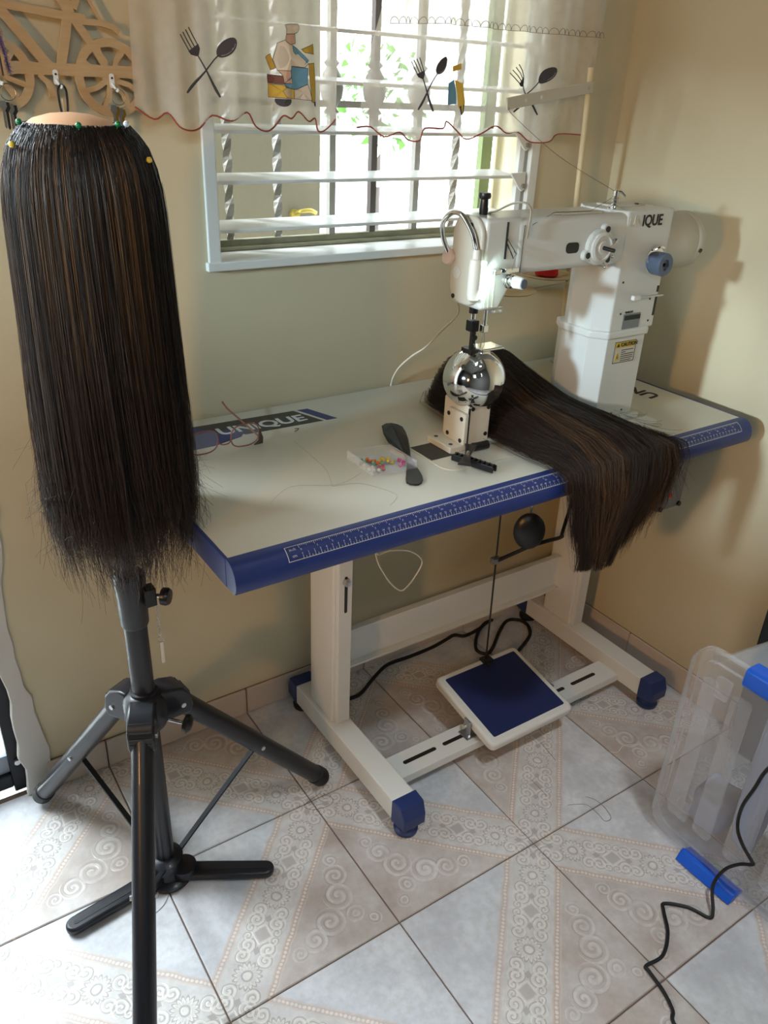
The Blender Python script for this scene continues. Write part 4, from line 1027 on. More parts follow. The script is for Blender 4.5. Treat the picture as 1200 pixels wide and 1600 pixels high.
def wig_strands(S, N, curl):
    phi = rng.uniform(0, 2 * PI, S); 
    phi = phi + .02 * np.sin(phi * 37)
    zt = np.where(rng.random(S) < .5, rng.uniform(1.308, 1.318, S), rng.uniform(1.22, 1.315, S))
    ze = np.clip(rng.normal(.815, .024, S), .72, .87); 
    ze = np.where(rng.random(S) < .15, ze - rng.uniform(.02, .07, S), ze)
    t = np.linspace(0, 1, N)[None, :]
    tt = np.where(t < .3, t * t / .3 * .75 + t * .25 * 0 + 0, t) ; tt = t ** 1.25
    z = zt[:, None] + (ze - zt)[:, None] * tt
    lay = rng.normal(0, 1, S)
    r = Rz(z) + np.where(lay < 0, lay * .0045, lay * .0018)[:, None] * np.clip((1.32 - z) / .08, 0, 1)
    dr = rng.normal(0, .012, S)[:, None] * np.sin(t * PI) + rng.normal(0, .02, S)[:, None] * t ** 2
    ph = phi[:, None] + dr
    tail = np.clip((t - .86) / .14, 0, 1)
    amp = (curl * np.abs(rng.normal(0, 1, S)) * np.where(rng.random(S) < .22, 3.2, 1.0))[:, None]
    w_ = rng.uniform(5, 12, S)[:, None]; o_ = rng.uniform(0, 6.3, S)[:, None]
    P = np.stack([PX + r * np.cos(ph) + amp * tail * np.sin(w_ * tail + o_), PY + r * np.sin(ph) + amp * tail * np.cos(w_ * tail + o_), z + amp * .7 * tail * np.sin(w_ * 1.1 * tail + o_ + 1)], -1)
    R = (rng.uniform(.00026, .00042, S)[:, None] * (1 - .55 * t))
    a = np.degrees((phi + math.radians(104.2) + PI) % (2 * PI) - PI)
    hl = ((a > -40) & (a < -6) & (np.sin(a * .9) > -.75)) | ((a > 16) & (a < 44) & (np.sin(a * 1.3) > -.6)) | (a < -72) & (a > -100)  # last, far-left band of brown strands paints in warm lamp light
    pr = rng.random(S)
    s_hl = np.where(hl, pr < .62, pr < .07)
    k = np.where(s_hl, rng.uniform(.35, 1.0, S), rng.uniform(0, .10, S))[:, None]
    fade = np.clip((z - .93) / .22, .12, 1) * np.clip((1.318 - z) / .035, .25, 1)
    k = k * fade
    tip = np.clip((.86 - z) / .08, 0, 1)[..., None]
    C_ = DK * (1 - k[..., None]) + BR_ * k[..., None]; C_ = C_ * (1 - tip * .55) + MD * tip * .55
    return P, R, C_
o = strand_mesh('hair', *wig_strands(15000, 16, .0065), wig); o['kind'] = 'stuff'
# stray hairs and wavy ends
S = 700; N = 22; t = np.linspace(0, 1, N)[None, :]
phi = rng.uniform(0, 2 * PI, S)[:, None]; zt = rng.uniform(.90, 1.2, S)[:, None]; ze = rng.uniform(.69, .80, S)[:, None]
z = zt + (ze - zt) * t; r = Rz(z) + .004 + np.abs(rng.normal(0, .009, S))[:, None] * t
amp = np.abs(rng.normal(0, .013, S))[:, None] * np.clip((t - .6) / .4, 0, 1); o_ = rng.uniform(0, 6.3, S)[:, None]; w_ = rng.uniform(4, 9, S)[:, None]
P = np.stack([PX + r * np.cos(phi + .1 * t) + amp * np.sin(w_ * t + o_), PY + r * np.sin(phi + .1 * t) + amp * np.cos(w_ * t + o_), z + amp * np.sin(w_ * t * 1.2)], -1)
C_ = np.broadcast_to(MD * .9, P.shape).copy()
o = strand_mesh('stray_hair', P, np.full((S, N), .00020), C_, wig); o['kind'] = 'stuff'
# thin lock hanging round the pole
S = 700; N = 18; t = np.linspace(0, 1, N)[None, :]
phi = rng.uniform(0, 2 * PI, S)[:, None]; r0 = rng.uniform(.03, .09, S)[:, None]; r1 = np.abs(rng.normal(.022, .012, S))[:, None]
zt = .84; ze = rng.uniform(.665, .76, S)[:, None]; z = zt + (ze - zt) * t; r = r0 + (r1 - r0) * t ** .8
o_ = rng.uniform(0, 6.3, S)[:, None]; amp = .006 * np.abs(rng.normal(0, 1, S))[:, None] * t
P = np.stack([PX + r * np.cos(phi) + amp * np.sin(7 * t + o_), PY + r * np.sin(phi) + amp * np.cos(7 * t + o_), z], -1)
C_ = np.broadcast_to(MD * 1.1, P.shape).copy()
o = strand_mesh('hair_ends', P, np.full((S, N), .00030), C_, wig); o['kind'] = 'stuff'

wig.location = (PX + .005, PY - .003, .70)
def pin(label, m_, a, z, group):
    ph = math.radians(-104.2 + a); rr = float(Rz(z)); d = Vector((math.cos(ph), math.sin(ph), .35)).normalized()
    p = Vector((PX + .005 + rr * math.cos(ph), PY - .003 + rr * math.sin(ph), z))
    if z > 1.308: d = Vector((math.cos(ph) * .5, math.sin(ph) * .5, 1)).normalized()
    t = thing('ball_pin', label, 'pin', p, group)
    MB().cyl(p - d * .008, p + d * .004, .0005, n=6).build('shaft', 'steel', t)
    MB().sphere(p + d * .0055, .0036, 14, 9, ).build('ball', m_, t)
G_ = 'ball head pins along the wig edge'
pin('green ball pin at the far left top edge of the long wig', 'pin_green', -66, 1.3135, G_)
pin('green ball pin at the middle top edge of the long wig', 'pin_green', 2, 1.313, G_)
pin('green ball pin beside the white pin on the long wig', 'pin_green', 44, 1.3145, G_)
pin('white ball pin at the top edge of the long wig', 'pin_white', 58, 1.3145, G_)
pin('yellow ball pin at the upper left of the long wig', 'pin_yellow', -58, 1.294, G_)
pin('yellow ball pin at the upper right of the long wig', 'pin_yellow', 60, 1.280, G_)

# ================================================================== CURTAINS
CY = .477
def cy(x, z):
    return CY + .0055 * math.sin(x * 62 + 1.0) + .0035 * math.sin(x * 131 + z * 3) + .003 * math.sin(x * 23 + 2)
rod_ = tag(MB().cyl((-.06, .470, 1.655), (1.09, .470, 1.655), .007, n=16).sphere((-.06, .470, 1.655), .011).sphere((1.09, .470, 1.655), .011).box((.0, .47, 1.645), (.012, YB, 1.665)).box((1.0, .47, 1.645), (1.012, YB, 1.665)).build('curtain_rod', 'frame_white', origin=(.5, .47, 1.655)),
          'thin white curtain rod above the window', 'curtain rod')
def curtain(label, trim, eL, eR, group):
    t = thing('sheer_curtain', label, 'curtain', ((eL[0] + eR[0]) / 2, CY, 1.3), group)
    tx = [p[0] for p in trim]; tz = [p[1] for p in trim]
    TOP = 1.665
    nx, nz = 150, 46; m = MB(); vs = []; fs = []
    for i in range(nx + 1):
        for j in range(nz + 1):
            s = i / nx; q = j / nz
            xb = eL[0] + (eR[0] - eL[0]) * s; xt = eL[1] + (eR[1] - eL[1]) * s
            zb = float(np.interp(xb, tx, tz)); z = TOP + (zb - TOP) * q; x = xt + (xb - xt) * q
            vs.append((x, cy(x, z), z))
    for i in range(nx):
        for j in range(nz): fs.append((i * (nz + 1) + j, i * (nz + 1) + j + 1, (i + 1) * (nz + 1) + j + 1, (i + 1) * (nz + 1) + j))
    m.add(vs, fs).build('fabric', 'sheer', t, angle=180)
    path = smooth_path([(x, cy(x, z) - .0012, z) for x, z in trim], 4)
    MB().tube(path, .0014, 6).build('scalloped_trim', 'trim_red', t)
    return t
trimL = [(-.017, 1.329), (.012, 1.312), (.034, 1.322), (.048, 1.303), (.066, 1.297), (.086, 1.301), (.109, 1.32), (.14, 1.312), (.17, 1.326), (.186, 1.305), (.208, 1.297), (.225, 1.303), (.239, 1.322), (.254, 1.318), (.27, 1.329), (.289, 1.314), (.305, 1.319), (.312, 1.300), (.322, 1.298), (.332, 1.307), (.341, 1.319)]
trimR = [(.385, 1.306), (.422, 1.307), (.447, 1.291), (.482, 1.299), (.514, 1.285), (.534, 1.285), (.544, 1.306), (.583, 1.307), (.599, 1.319), (.623, 1.303), (.646, 1.288), (.676, 1.299), (.723, 1.313), (.754, 1.3), (.784, 1.302), (.825, 1.284), (.867, 1.285), (.902, 1.3), (.969, 1.299)]
cL = curtain('left sheer curtain panel printed with a chef on a scooter', trimL, (-.017, -.006), (.341, .352), 'sheer kitchen curtain panels')
cR = curtain('right sheer curtain panel reaching to the room corner', trimR, (.385, .478), (.971, .995), 'sheer kitchen curtain panels')
# denser heading above the scalloped seam on the right panel
def seamz(x): return float(np.interp(x, [.40, .447, .579, .70, .986], [1.462, 1.473, 1.482, 1.481, 1.484]))
m = MB(); vs = []; fs = []; nx = 110
for i in range(nx + 1):
    x = .452 + (.990 - .452) * i / nx
    for j in range(7): z = seamz(x) + (1.664 - seamz(x)) * j / 6; vs.append((x, cy(x, z) - .002, z))
for i in range(nx):
    for j in range(6): fs.append((i * 7 + j, i * 7 + j + 1, (i + 1) * 7 + j + 1, (i + 1) * 7 + j))
hd_ = m.add(vs, fs).build('heading', 'sheer', cR, angle=180)
m = MB(); pts = []
x = .452
while x < .985:
    for k in range(7): a = PI * k / 6; xx = x + .0085 * (1 - math.cos(a)); z = seamz(xx) + .0105 * math.sin(a); pts.append((xx, cy(xx, z) - .003, z))
    x += .017
m.tube(pts, .00045, 4); m.tube([(x_, cy(x_, seamz(x_)) - .003, seamz(x_)) for x_ in np.linspace(.452, .988, 90)], .0004, 4)
m.build('seam_stitching', 'trim_brown', cR)['kind'] = 'stuff'
def on(x, z, off=.0015): return (x, cy(x, z) - off, z)
def fork(cx0, cz0, cx1, cz1, w, par):                  # head end -> handle end
    a = Vector((cx0, cz0)); b = Vector((cx1, cz1)); d = (b - a).normalized(); n_ = Vector((-d.y, d.x)); L = (b - a).length
    m = MB()
    for k in range(4):
        o_ = (k - 1.5) * w * .30; p = a + n_ * o_; q = a + d * L * .24 + n_ * o_ * .85
        m.tube([on(*(p + (q - p) * s_)) for s_ in (0, .5, 1)], .0009, 5)
    pal = [a + d * L * .24 + n_ * w * .46, a + d * L * .30 + n_ * w * .40, a + d * L * .36 + n_ * w * .1, a + d * L * .36 - n_ * w * .1, a + d * L * .30 - n_ * w * .40, a + d * L * .24 - n_ * w * .46]
    m.prism([tuple(p) for p in pal], .0013, .0017, lambda x_, z_, o: on(x_, z_, o))
    pts = [a + d * L * (.34 + .66 * s_) for s_ in np.linspace(0, 1, 8)]
    m.tube([on(*p) for p in pts], [.0009, .0010, .0012, .0014, .0018, .0022, .0024, .0016], 6)
    m.build('fork_print', 'print_dark', par)['kind'] = 'stuff'
def spoon(cx0, cz0, cx1, cz1, w, par):
    a = Vector((cx0, cz0)); b = Vector((cx1, cz1)); d = (b - a).normalized(); n_ = Vector((-d.y, d.x)); L = (b - a).length
    m = MB(); c = a + d * L * .15
    m.prism([tuple(c + d * (L * .16 * math.cos(t)) + n_ * (w * .5 * math.sin(t))) for t in np.linspace(0, 2 * PI, 22)[:-1]], .0013, .0018, lambda x_, z_, o: on(x_, z_, o))
    pts = [a + d * L * (.28 + .72 * s_) for s_ in np.linspace(0, 1, 8)]
    m.tube([on(*p) for p in pts], [.0013, .0010, .0011, .0013, .0017, .0022, .0024, .0016], 6)
    o = m.build('spoon_print', 'print_dark', par); o['kind'] = 'stuff'
    MB().tube([on(*(c + d * (L * .13 * math.cos(t)) + n_ * (w * .36 * math.sin(t))), .0024) for t in np.linspace(.4, 2.6, 9)], .0007, 5).build('spoon_highlight', 'print_grey', o)
fork(.068, 1.437, .126, 1.347, .022, cL); spoon(.151, 1.430, .066, 1.352, .020, cL)
fork(.519, 1.421, .561, 1.336, .017, cR); spoon(.580, 1.427, .528, 1.338, .017, cR)
fork(.756, 1.417, .839, 1.336, .024, cR); spoon(.864, 1.421, .763, 1.340, .022, cR)
def cc(cx, cy_): return (.215 + (cx / 4 - 167) * .001243, 1.458 - (cy_ / 4 - 22) * .000984)
def dense(poly, k=3):
    out = []
    for a, b in zip(poly, poly[1:] + poly[:1]):
        for i in range(k): out.append((a[0] + (b[0] - a[0]) * i / k, a[1] + (b[1] - a[1]) * i / k))
    return out
layer = [.0012]
def cpr(name, pts, m_):
    layer[0] += .00012; off = layer[0]
    poly = dense([cc(*p) for p in pts]); c0 = (sum(p[0] for p in poly) / len(poly), sum(p[1] for p in poly) / len(poly))
    m = MB(); vs = [on(*c0, off)] + [on(*p, off) for p in poly]; n = len(poly)
    m.add(vs, [(0, k + 1, (k + 1) % n + 1) for k in range(n)])
    m.tube([on(*p, off + .0002) for p in poly], .0004, 4, closed=True)
    o = MB(); o.v = m.v; o.f = m.f[:n]
    ob = o.build(name, m_, chef, smooth=False)
    q = MB(); q.tube([on(*p, off + .0002) for p in poly], .00038, 4, closed=True); q.build('outline', 'print_dark', ob)
chef = bpy.data.objects.new('chef_print', None); COL.objects.link(chef); chef.parent = cL; ORG['chef_print'] = ORG[cL.name]
chef['label'] = 'printed chef riding a yellow scooter'
cpr('rear_bread', [(660, 285), (690, 265), (714, 350), (690, 362)], 'print_yellow')
cpr('side_bread', [(862, 228), (940, 190), (946, 252), (882, 246)], 'print_yellow')
cpr('scooter_rear', [(672, 445), (740, 450), (815, 475), (812, 532), (672, 528)], 'print_yellow')
cpr('scooter_middle', [(815, 475), (900, 440), (915, 480), (930, 540), (815, 532)], 'print_cream')
cpr('scooter_front', [(905, 312), (948, 305), (958, 400), (958, 552), (928, 550), (915, 420)], 'print_yellow')
cpr('jacket', [(722, 200), (760, 180), (812, 212), (860, 270), (905, 312), (880, 337), (800, 332), (790, 362), (720, 362), (702, 300)], 'print_cream')
cpr('trousers', [(722, 362), (790, 362), (800, 440), (752, 440), (740, 385)], 'print_skin')
cpr('apron', [(795, 336), (900, 340), (895, 440), (830, 476), (760, 465), (752, 440), (792, 400)], 'print_blue')
cpr('scarf', [(805, 208), (832, 222), (905, 292), (882, 316), (812, 246)], 'print_blue')
cpr('basket', [(665, 388), (745, 395), (752, 446), (668, 440)], 'print_brown')
cpr('face', [(765, 145), (822, 140), (826, 195), (790, 206), (760, 185)], 'print_skin')
cpr('hat', [(758, 92), (790, 84), (842, 80), (852, 105), (840, 128), (820, 140), (766, 146), (768, 118)], 'print_cream')
cpr('wheel', [(748 + 42 * math.cos(t), 545 + 38 * math.sin(t)) for t in np.linspace(-.2, PI + .2, 9)], 'print_dark')
cpr('front_wheel', [(944, 548), (958, 548), (958, 578), (948, 570)], 'print_dark')
pc = MB().add([on(*p, .0016) for p in ((.612, 1.392), (.628, 1.386), (.636, 1.352), (.631, 1.334), (.622, 1.345), (.618, 1.37))], [(0, 1, 2, 3, 4, 5)]).build('scooter_print', 'print_yellow', cR, smooth=False)
MB().add([on(*p, .0017) for p in ((.596, 1.385), (.611, 1.392), (.617, 1.370), (.618, 1.350), (.598, 1.348))], [(0, 1, 2, 3, 4)]).build('apron_print', 'print_blue', pc, smooth=False)
MB().add([on(*p, .0016) for p in ((.606, 1.414), (.622, 1.420), (.623, 1.410), (.607, 1.405))], [(0, 1, 2, 3)]).build('bread_print', 'print_yellow', pc, smooth=False)
MB().add([on(*p, .0018) for p in ((.624, 1.346), (.634, 1.350), (.634, 1.336), (.629, 1.330))], [(0, 1, 2, 3)]).build('wheel_print', 'print_dark', pc, smooth=False)

# ================================================================== BICYCLE KEY RACK
KY = .505
def kp(cx, cy_): return (-.0431 + (cx - 905) * .0001835, 1.3671 - (cy_ - 640) * .0001715)
kr = thing('key_rack', 'cut plywood bicycle shaped key rack on the back wall', 'key rack', (-.12, KY, 1.30))
bk = MB(); T0, T1 = KY - .003, KY + .003
kn_ = [0]
def ko():
    kn_[0] += 1
    return (kn_[0] * 7 % 40) * .00001
def kring(c, R0, R1, n=40, a0=0, a1=2 * PI):
    c = Vector(kp(*c)); K = .000178; e_ = ko()
    for k in range(n):
        a = a0 + (a1 - a0) * k / n; b = a0 + (a1 - a0) * (k + 1) / n
        q = [(c.x + R * K * math.cos(t), c.y + R * K * math.sin(t)) for R, t in ((R0, a), (R1, a), (R1, b), (R0, b))]
        bk.prism(q, T0 - e_, T1, XZ)
def kbar(pts, w):
    pts = [Vector(kp(*p)) for p in pts]; K = .000178 * w / 2
    for a, b in zip(pts[:-1], pts[1:]):
        d = (b - a).normalized(); n_ = Vector((-d.y, d.x)) * K
        e_ = ko(); bk.prism([tuple(a - d * K * .5 + n_), tuple(b + d * K * .5 + n_), tuple(b + d * K * .5 - n_), tuple(a - d * K * .5 - n_)], T0 - e_, T1, XZ)
kring((905, 640), 238, 306); kring((905, 640), 0, 70); kring((20, 650), 205, 272); kring((20, 650), 0, 60)
for a in (20, 62, 110, 150, 205, 250, 300, 335):
    t = math.radians(a); kbar([(905 + 50 * math.cos(t), 640 - 50 * math.sin(t)), (905 + 150 * math.cos(t + .12), 640 - 150 * math.sin(t + .12)), (905 + 255 * math.cos(t), 640 - 255 * math.sin(t))], 42)
for a in (15, 55, 100, 145, 200, 250, 300, 340):
    t = math.radians(a); kbar([(20 + 40 * math.cos(t), 650 - 40 * math.sin(t)), (20 + 225 * math.cos(t), 650 - 225 * math.sin(t))], 40)
kbar([(-40, 590), (1180, 585)], 92)
kbar([(50, 125), (300, 150), (560, 178), (730, 190)], 62); kbar([(60, 120), (230, 330), (400, 560)], 84); kbar([(-40, 60), (60, 330), (60, 590)], 70)
kbar([(610, 160), (570, 330), (505, 560)], 74); kbar([(640, 190), (740, 330), (860, 520)], 64); kbar([(690, 215), (860, 215), (960, 235), (1000, 270)], 46)
kbar([(560, 40), (600, 90), (625, 180)], 90); kbar([(480, -10), (600, 0), (720, -10)], 70); kbar([(690, 40), (660, 110)], 60)
kbar([(740, -40), (860, 190)], 26); kbar([(330, 640), (390, 700), (405, 790)], 40); kbar([(60, 120), (30, 20), (90, -40)], 56)
bk.build('rack_board', 'ply', kr, smooth=False)
for cx, cy_ in ((0, 640), (450, 650), (905, 660)):
    x, z = kp(cx, cy_)
    h_ = MB().prism(rounded_rect(x - .0036, z - .010, x + .0036, z + .010, .003), KY - .0045, KY - .0028, XZ).build('hook_plate', 'white_plastic', kr, smooth=False)
    MB().tube(smooth_path([(x, KY - .004, z - .004), (x + .001, KY - .010, z - .008), (x + .003, KY - .016, z - .014), (x + .004, KY - .018, z - .010)], 5), .0018, 8).build('hook', 'white_plastic', h_)
    MB().cyl((x, KY - .0045, z + .004), (x, KY - .0056, z + .004), .0016, n=10).build('hook_screw', 'dark_steel', h_)
x, z = kp(450, 650)
st_ = thing('key_strap', 'black strap key loop hanging from the middle rack hook', 'key strap', (x, KY - .012, z - .06))
MB().tube([(x + .004 + .0062 * math.cos(t), KY - .014, z - .020 + (.010 if math.sin(t) > 0 else .040) * math.sin(t)) for t in np.linspace(0, 2 * PI, 25)[:-1]], .0034, 6, closed=True, flat=.45).build('strap', 'black_plastic', st_)
MB().tube([(x + .004 + .003 * math.cos(t), KY - .014, z - .012 + .003 * math.sin(t)) for t in np.linspace(0, 2 * PI, 13)[:-1]], .0009, 6, closed=True).build('ring', 'steel', st_)
MB().box((x + .001, KY - .0165, z - .055), (x + .0025, KY - .0155, z - .028)).build('strap_stitching', 'white_print', st_, smooth=False)
def key_bunch(label, x, z, dark):
    t = thing('key_bunch', label, 'keys', (x, KY - .014, z - .06), 'bunches of keys on the rack')
    MB().tube([(x + .002 + .011 * math.cos(a), KY - .016, z - .022 + .011 * math.sin(a)) for a in np.linspace(0, 2 * PI, 25)[:-1]], .0008, 6, closed=True).build('split_ring', 'key_metal', t)
    for k, o_ in enumerate((-.008, -.003, .003, .008)):
        yy = KY - .020 + k * .003; zz = z - .033 - .002 * k
        MB().prism([(x + o_ - .004, zz), (x + o_ + .004, zz), (x + o_ + .005, zz - .008), (x + o_ + .0018, zz - .013), (x + o_ + .0018, zz - .034), (x + o_, zz - .037), (x + o_ - .0018, zz - .034), (x + o_ - .0018, zz - .013), (x + o_ - .005, zz - .008)], yy, yy + .002, XZ).build('key', ('dark_steel' if k % 2 else 'key_metal') if dark else ('gold' if k % 2 else 'key_metal'), t, smooth=False)
    return t
key_bunch('bunch of brass and steel keys on the right rack hook', *kp(915, 660), False)
key_bunch('bunch of dark keys on the rack hook at the photo edge', *kp(40, 650), True)
x0, z0 = kp(40, 250)
fl = thing('tassel', 'fluffy purple tassel charm hanging at the left of the key rack', 'tassel', (x0, KY - .012, z0 - .07))
m = MB()
for k in range(500):
    q = random.random(); c = Vector((x0 + .010 * q, KY - .012, z0 - .065 * q)); d = Vector(rng.normal(size=3)); d.y = -abs(d.y); d.normalize(); L = random.uniform(.004, .009)
    e = d.orthogonal().normalized() * .0005
    m.add([c - e, c + e, c + d * L], [(0, 1, 2)])
o = m.build('fluff', 'purple_fluff', fl, smooth=False); o['kind'] = 'stuff'
MB().tube([(x0, KY - .012, z0 - .07), (x0 - .002, KY - .010, z0), (x0 - .008, KY - .008, z0 + .03)], .0014, 6).build('cord', 'black_rubber', fl)
MB(Matrix.Translation((x0 - .006, KY - .012, z0 + .020)) @ Matrix.Rotation(.8, 4, 'Y')).box((-.010, -.0006, -.004), (.010, .0006, .004)).build('paper_tag', 'label_paper', fl, smooth=False)

# ================================================================== SECOND WIG LYING ON THE TABLE
w2 = thing('wig', 'brown streaked wig spilling from the table over its front edge', 'wig', (.63, .15, H))
CT = np.array([[.640, .415, .784], [.630, .345, .784], [.615, .250, .784], [.622, .150, .784], [.640, .060, .784], [.652, .000, .785], [.655, -.036, .776], [.645, -.046, .735], [.630, -.048, .670], [.622, -.050, .600]])
HW = np.array([.085, .125, .118, .114, .125, .128, .125, .112, .085, .055])
TH = np.array([.085, .118, .100, .066, .050, .036, .030, .030, .026, .018])
UPV = np.array([[0, .1, 1], [0, .05, 1], [0, 0, 1], [0, 0, 1], [0, 0, 1], [0, -.2, .98], [0, -.7, .7], [0, -.98, .15], [0, -1, 0], [0, -1, 0]], float)
UPV /= np.linalg.norm(UPV, axis=1, keepdims=True)
KT = np.linspace(0, 1, len(CT))
def ev(A, t):
    t = np.asarray(t); sh = t.shape; f = t.ravel()
    if A.ndim == 1: return np.interp(f, KT, A).reshape(sh)
    return np.stack([np.interp(f, KT, A[:, k]) for k in range(A.shape[1])], -1).reshape(sh + (A.shape[1],))
m = MB(); vs = []; fs = []; nt_, nu = 40, 18
for i in range(nt_ + 1):
    t = i / nt_ * .93; c = ev(CT, np.array(t)); h = float(ev(HW, np.array(t))) * .93; th = float(ev(TH, np.array(t))) * .88; u_ = ev(UPV, np.array(t))
    for k in range(nu + 1):
        q = -1 + 2 * k / nu; vs.append(tuple(c + np.array([q * h, 0, 0]) + u_ * th * math.sqrt(max(0, 1 - q * q))))
    for k in range(nu + 1):
        q = 1 - 2 * k / nu; vs.append(tuple(c + np.array([q * h, 0, 0])))
W_ = 2 * (nu + 1)
for i in range(nt_):
    for k in range(W_): fs.append((i * W_ + k, i * W_ + (k + 1) % W_, (i + 1) * W_ + (k + 1) % W_, (i + 1) * W_ + k))
mat('wig_base_brown', (.010, .0065, .005, 1), .6)
m.add(vs, fs).build('wig_cap', 'wig_base_brown', w2, angle=80)
def bundle(S, N):
    u0 = rng.uniform(-1, 1, S); v0 = np.sqrt(rng.uniform(.35, 1.0, S))
    t0 = np.where(rng.random(S) < .55, rng.uniform(0, .12, S), rng.uniform(0, .5, S)); t1 = np.clip(rng.normal(.915, .05, S) - .10 * np.clip(u0 - .3, 0, 1) * rng.random(S), .74, 1.04)
    s = np.linspace(0, 1, N)[None, :]; t = t0[:, None] + (t1 - t0)[:, None] * s
    du = rng.normal(0, .15, S)[:, None] * np.sin(s * 2.6 + rng.uniform(0, 3, S)[:, None]) + rng.normal(0, .17, S)[:, None] * s ** 2
    # clumping into locks, each with its own sway, length and tone
    NL = 22; li = np.clip(((u0 + 1) / 2 * NL + rng.normal(0, .25, S)).astype(int), 0, NL - 1); lock = (li + .5) / NL * 2 - 1
    sway = rng.normal(0, .16, NL)[li][:, None]; ph = rng.uniform(0, 6, NL)[li][:, None]
    t1 = np.clip(t1 + rng.normal(0, .04, NL)[li], .72, 1.03); t = t0[:, None] + (t1 - t0)[:, None] * s
    u = u0[:, None] + (lock - u0)[:, None] * .62 * s + du * .7 + sway * np.sin(t * 5 + ph) * np.clip(t * 1.3, 0, 1)
    lift = rng.uniform(0, .010, NL)[li][:, None]
    c = ev(CT, np.clip(t, 0, 1)); h = ev(HW, np.clip(t, 0, 1)); th = ev(TH, np.clip(t, 0, 1)); up_ = ev(UPV, np.clip(t, 0, 1))
    q = np.clip(u, -1, 1); prof_ = np.sqrt(1 - q * q * .96)
    P = c + np.stack([u * h, 0 * u, 0 * u], -1) + up_ * (th * prof_ * v0[:, None])[..., None]
    P[..., 2] = np.where(P[..., 1] > 0, np.maximum(P[..., 2], H + .002), P[..., 2])
    # ends past the curve keep falling
    ex = np.clip(t - 1, 0, None); P[..., 2] -= ex * .6
    # right-hand strands fan out to the side
    fan = np.clip((u0 - .45) / .55, 0, 1)[:, None] * np.clip((t - .55) / .45, 0, 1) ** 1.3 * (rng.random(S) ** 2.2)[:, None]
    P[..., 0] += fan * .17; P[..., 2] += fan * .06
    P += up_ * (lift * np.clip(t * 1.5, 0, 1))[..., None]
    P += rng.normal(0, .0012, (S, 1, 3))
    R = rng.uniform(.00026, .00042, S)[:, None] * (1 - .5 * s)
    pr = rng.random(S); st = (rng.random(NL) < .42)[li]
    k = np.where(st, rng.uniform(.1, 1, S) * (pr < .7), rng.uniform(0, .25, S))[:, None] * np.clip(t * 1.4 + .15, 0, 1)
    C_ = np.array([.012, .0078, .0062]) * (1 - k[..., None]) + np.array([.16, .075, .032]) * k[..., None]
    return P, R, C_
o = strand_mesh('hair', *bundle(13000, 20), w2); o['kind'] = 'stuff'
S = 160; N = 16; s = np.linspace(0, 1, N)[None, :]
x0 = rng.uniform(.52, .80, S)[:, None]; y0 = rng.uniform(.02, .14, S)[:, None]; a = rng.normal(-1.2, .6, S)[:, None]; L = rng.uniform(.05, .12, S)[:, None]
P = np.stack([x0 + np.cos(a + s * .8) * L * s, np.maximum(y0 + np.sin(a + s * .8) * L * s, .003), ((H + .030) * (1 - s) + (H + .0022) * s) + 0 * x0], -1)
o = strand_mesh('stray_hair', P, np.full((S, N), .00025), np.broadcast_to(np.array([.012, .008, .006]), P.shape).copy(), w2); o['kind'] = 'stuff'

S = 420; N = 14; s = np.linspace(0, 1, N)[None, :]; q = rng.random((S, 1))
A0 = np.stack([.68 + .085 * q, .03 - .05 * rng.random((S, 1)), np.full((S, 1), H + .034)], -1)
B0 = np.stack([.745 + .05 * q, -.045 - .01 * rng.random((S, 1)), H + .004 - .015 * rng.random((S, 1))], -1)
C0 = np.stack([.735 + .125 * q * rng.random((S, 1)) ** .5, -.048 + .01 * rng.normal(size=(S, 1)), .655 + .05 * q + .015 * rng.normal(size=(S, 1))], -1)
P = A0 * ((1 - s) ** 2)[..., None] + B0 * (2 * s * (1 - s))[..., None] + C0 * (s ** 2)[..., None]
o = strand_mesh('side_wisps', P, np.full((S, N), .00032) * (1 - .5 * s), np.broadcast_to(np.array([.022, .013, .009]), P.shape).copy(), w2); o['kind'] = 'stuff'

# ================================================================== THINGS ON THE TABLE
Z0 = H + .0006
gl = thing('eyeglasses', 'pink brown framed eyeglasses lying on the table beside the wig', 'eyeglasses', (.04, .40, H))
for cx in (.084, .004):
    pts = [(cx + .0275 * (abs(math.cos(t)) ** .75) * math.copysign(1, math.cos(t)), .346 - .004 * math.sin(t), .8052 + .0228 * (abs(math.sin(t)) ** .8) * math.copysign(1, math.sin(t))) for t in np.linspace(0, 2 * PI, 41)[:-1]]
    MB().tube(pts, .0013, 8, closed=True).build('rim', 'pink_metal', gl)
    c0 = (cx, .346, .8052); MB().add([c0] + pts, [(0, k + 1, (k + 1) % 40 + 1) for k in range(40)]).build('lens', 'lens', gl, smooth=False)
MB().tube(smooth_path([(.0565, .346, .800), (.0500, .344, .796), (.0380, .344, .796), (.0315, .346, .800)], 5), .0012, 8).build('bridge', 'pink_metal', gl)
for s_, hx in ((1, .1120), (-1, -.0245)):
    MB().prism([(hx, .815), (hx + s_ * .007, .795), (hx + s_ * .006, .783), (hx - s_ * .012, .7825), (hx - s_ * .002, .790)], .3435, .3475, XZ).build('end_piece', 'brown_acetate', gl, smooth=False, bevel=.0008)
    MB().tube(smooth_path([(hx + s_ * .005, .348, .790), (hx + s_ * .004, .39, .795), (hx + s_ * .001, .45, .801), (hx - s_ * .002, .485, .806), (hx - s_ * .004, .503, .814)], 5), .0018, 8).build('temple', 'pink_metal', gl)
pb = thing('pin_box', 'small clear plastic pin box lying open on the table', 'pin box', (.262, .17, H))
def cor(u, v): # slightly skewed box
    return Vector((.220 + u * .083, .128 + v * .085 - u * .012, 0))
pbw = MB(); 
c4 = [cor(0, 0), cor(1, 0), cor(1, 1), cor(0, 1)]
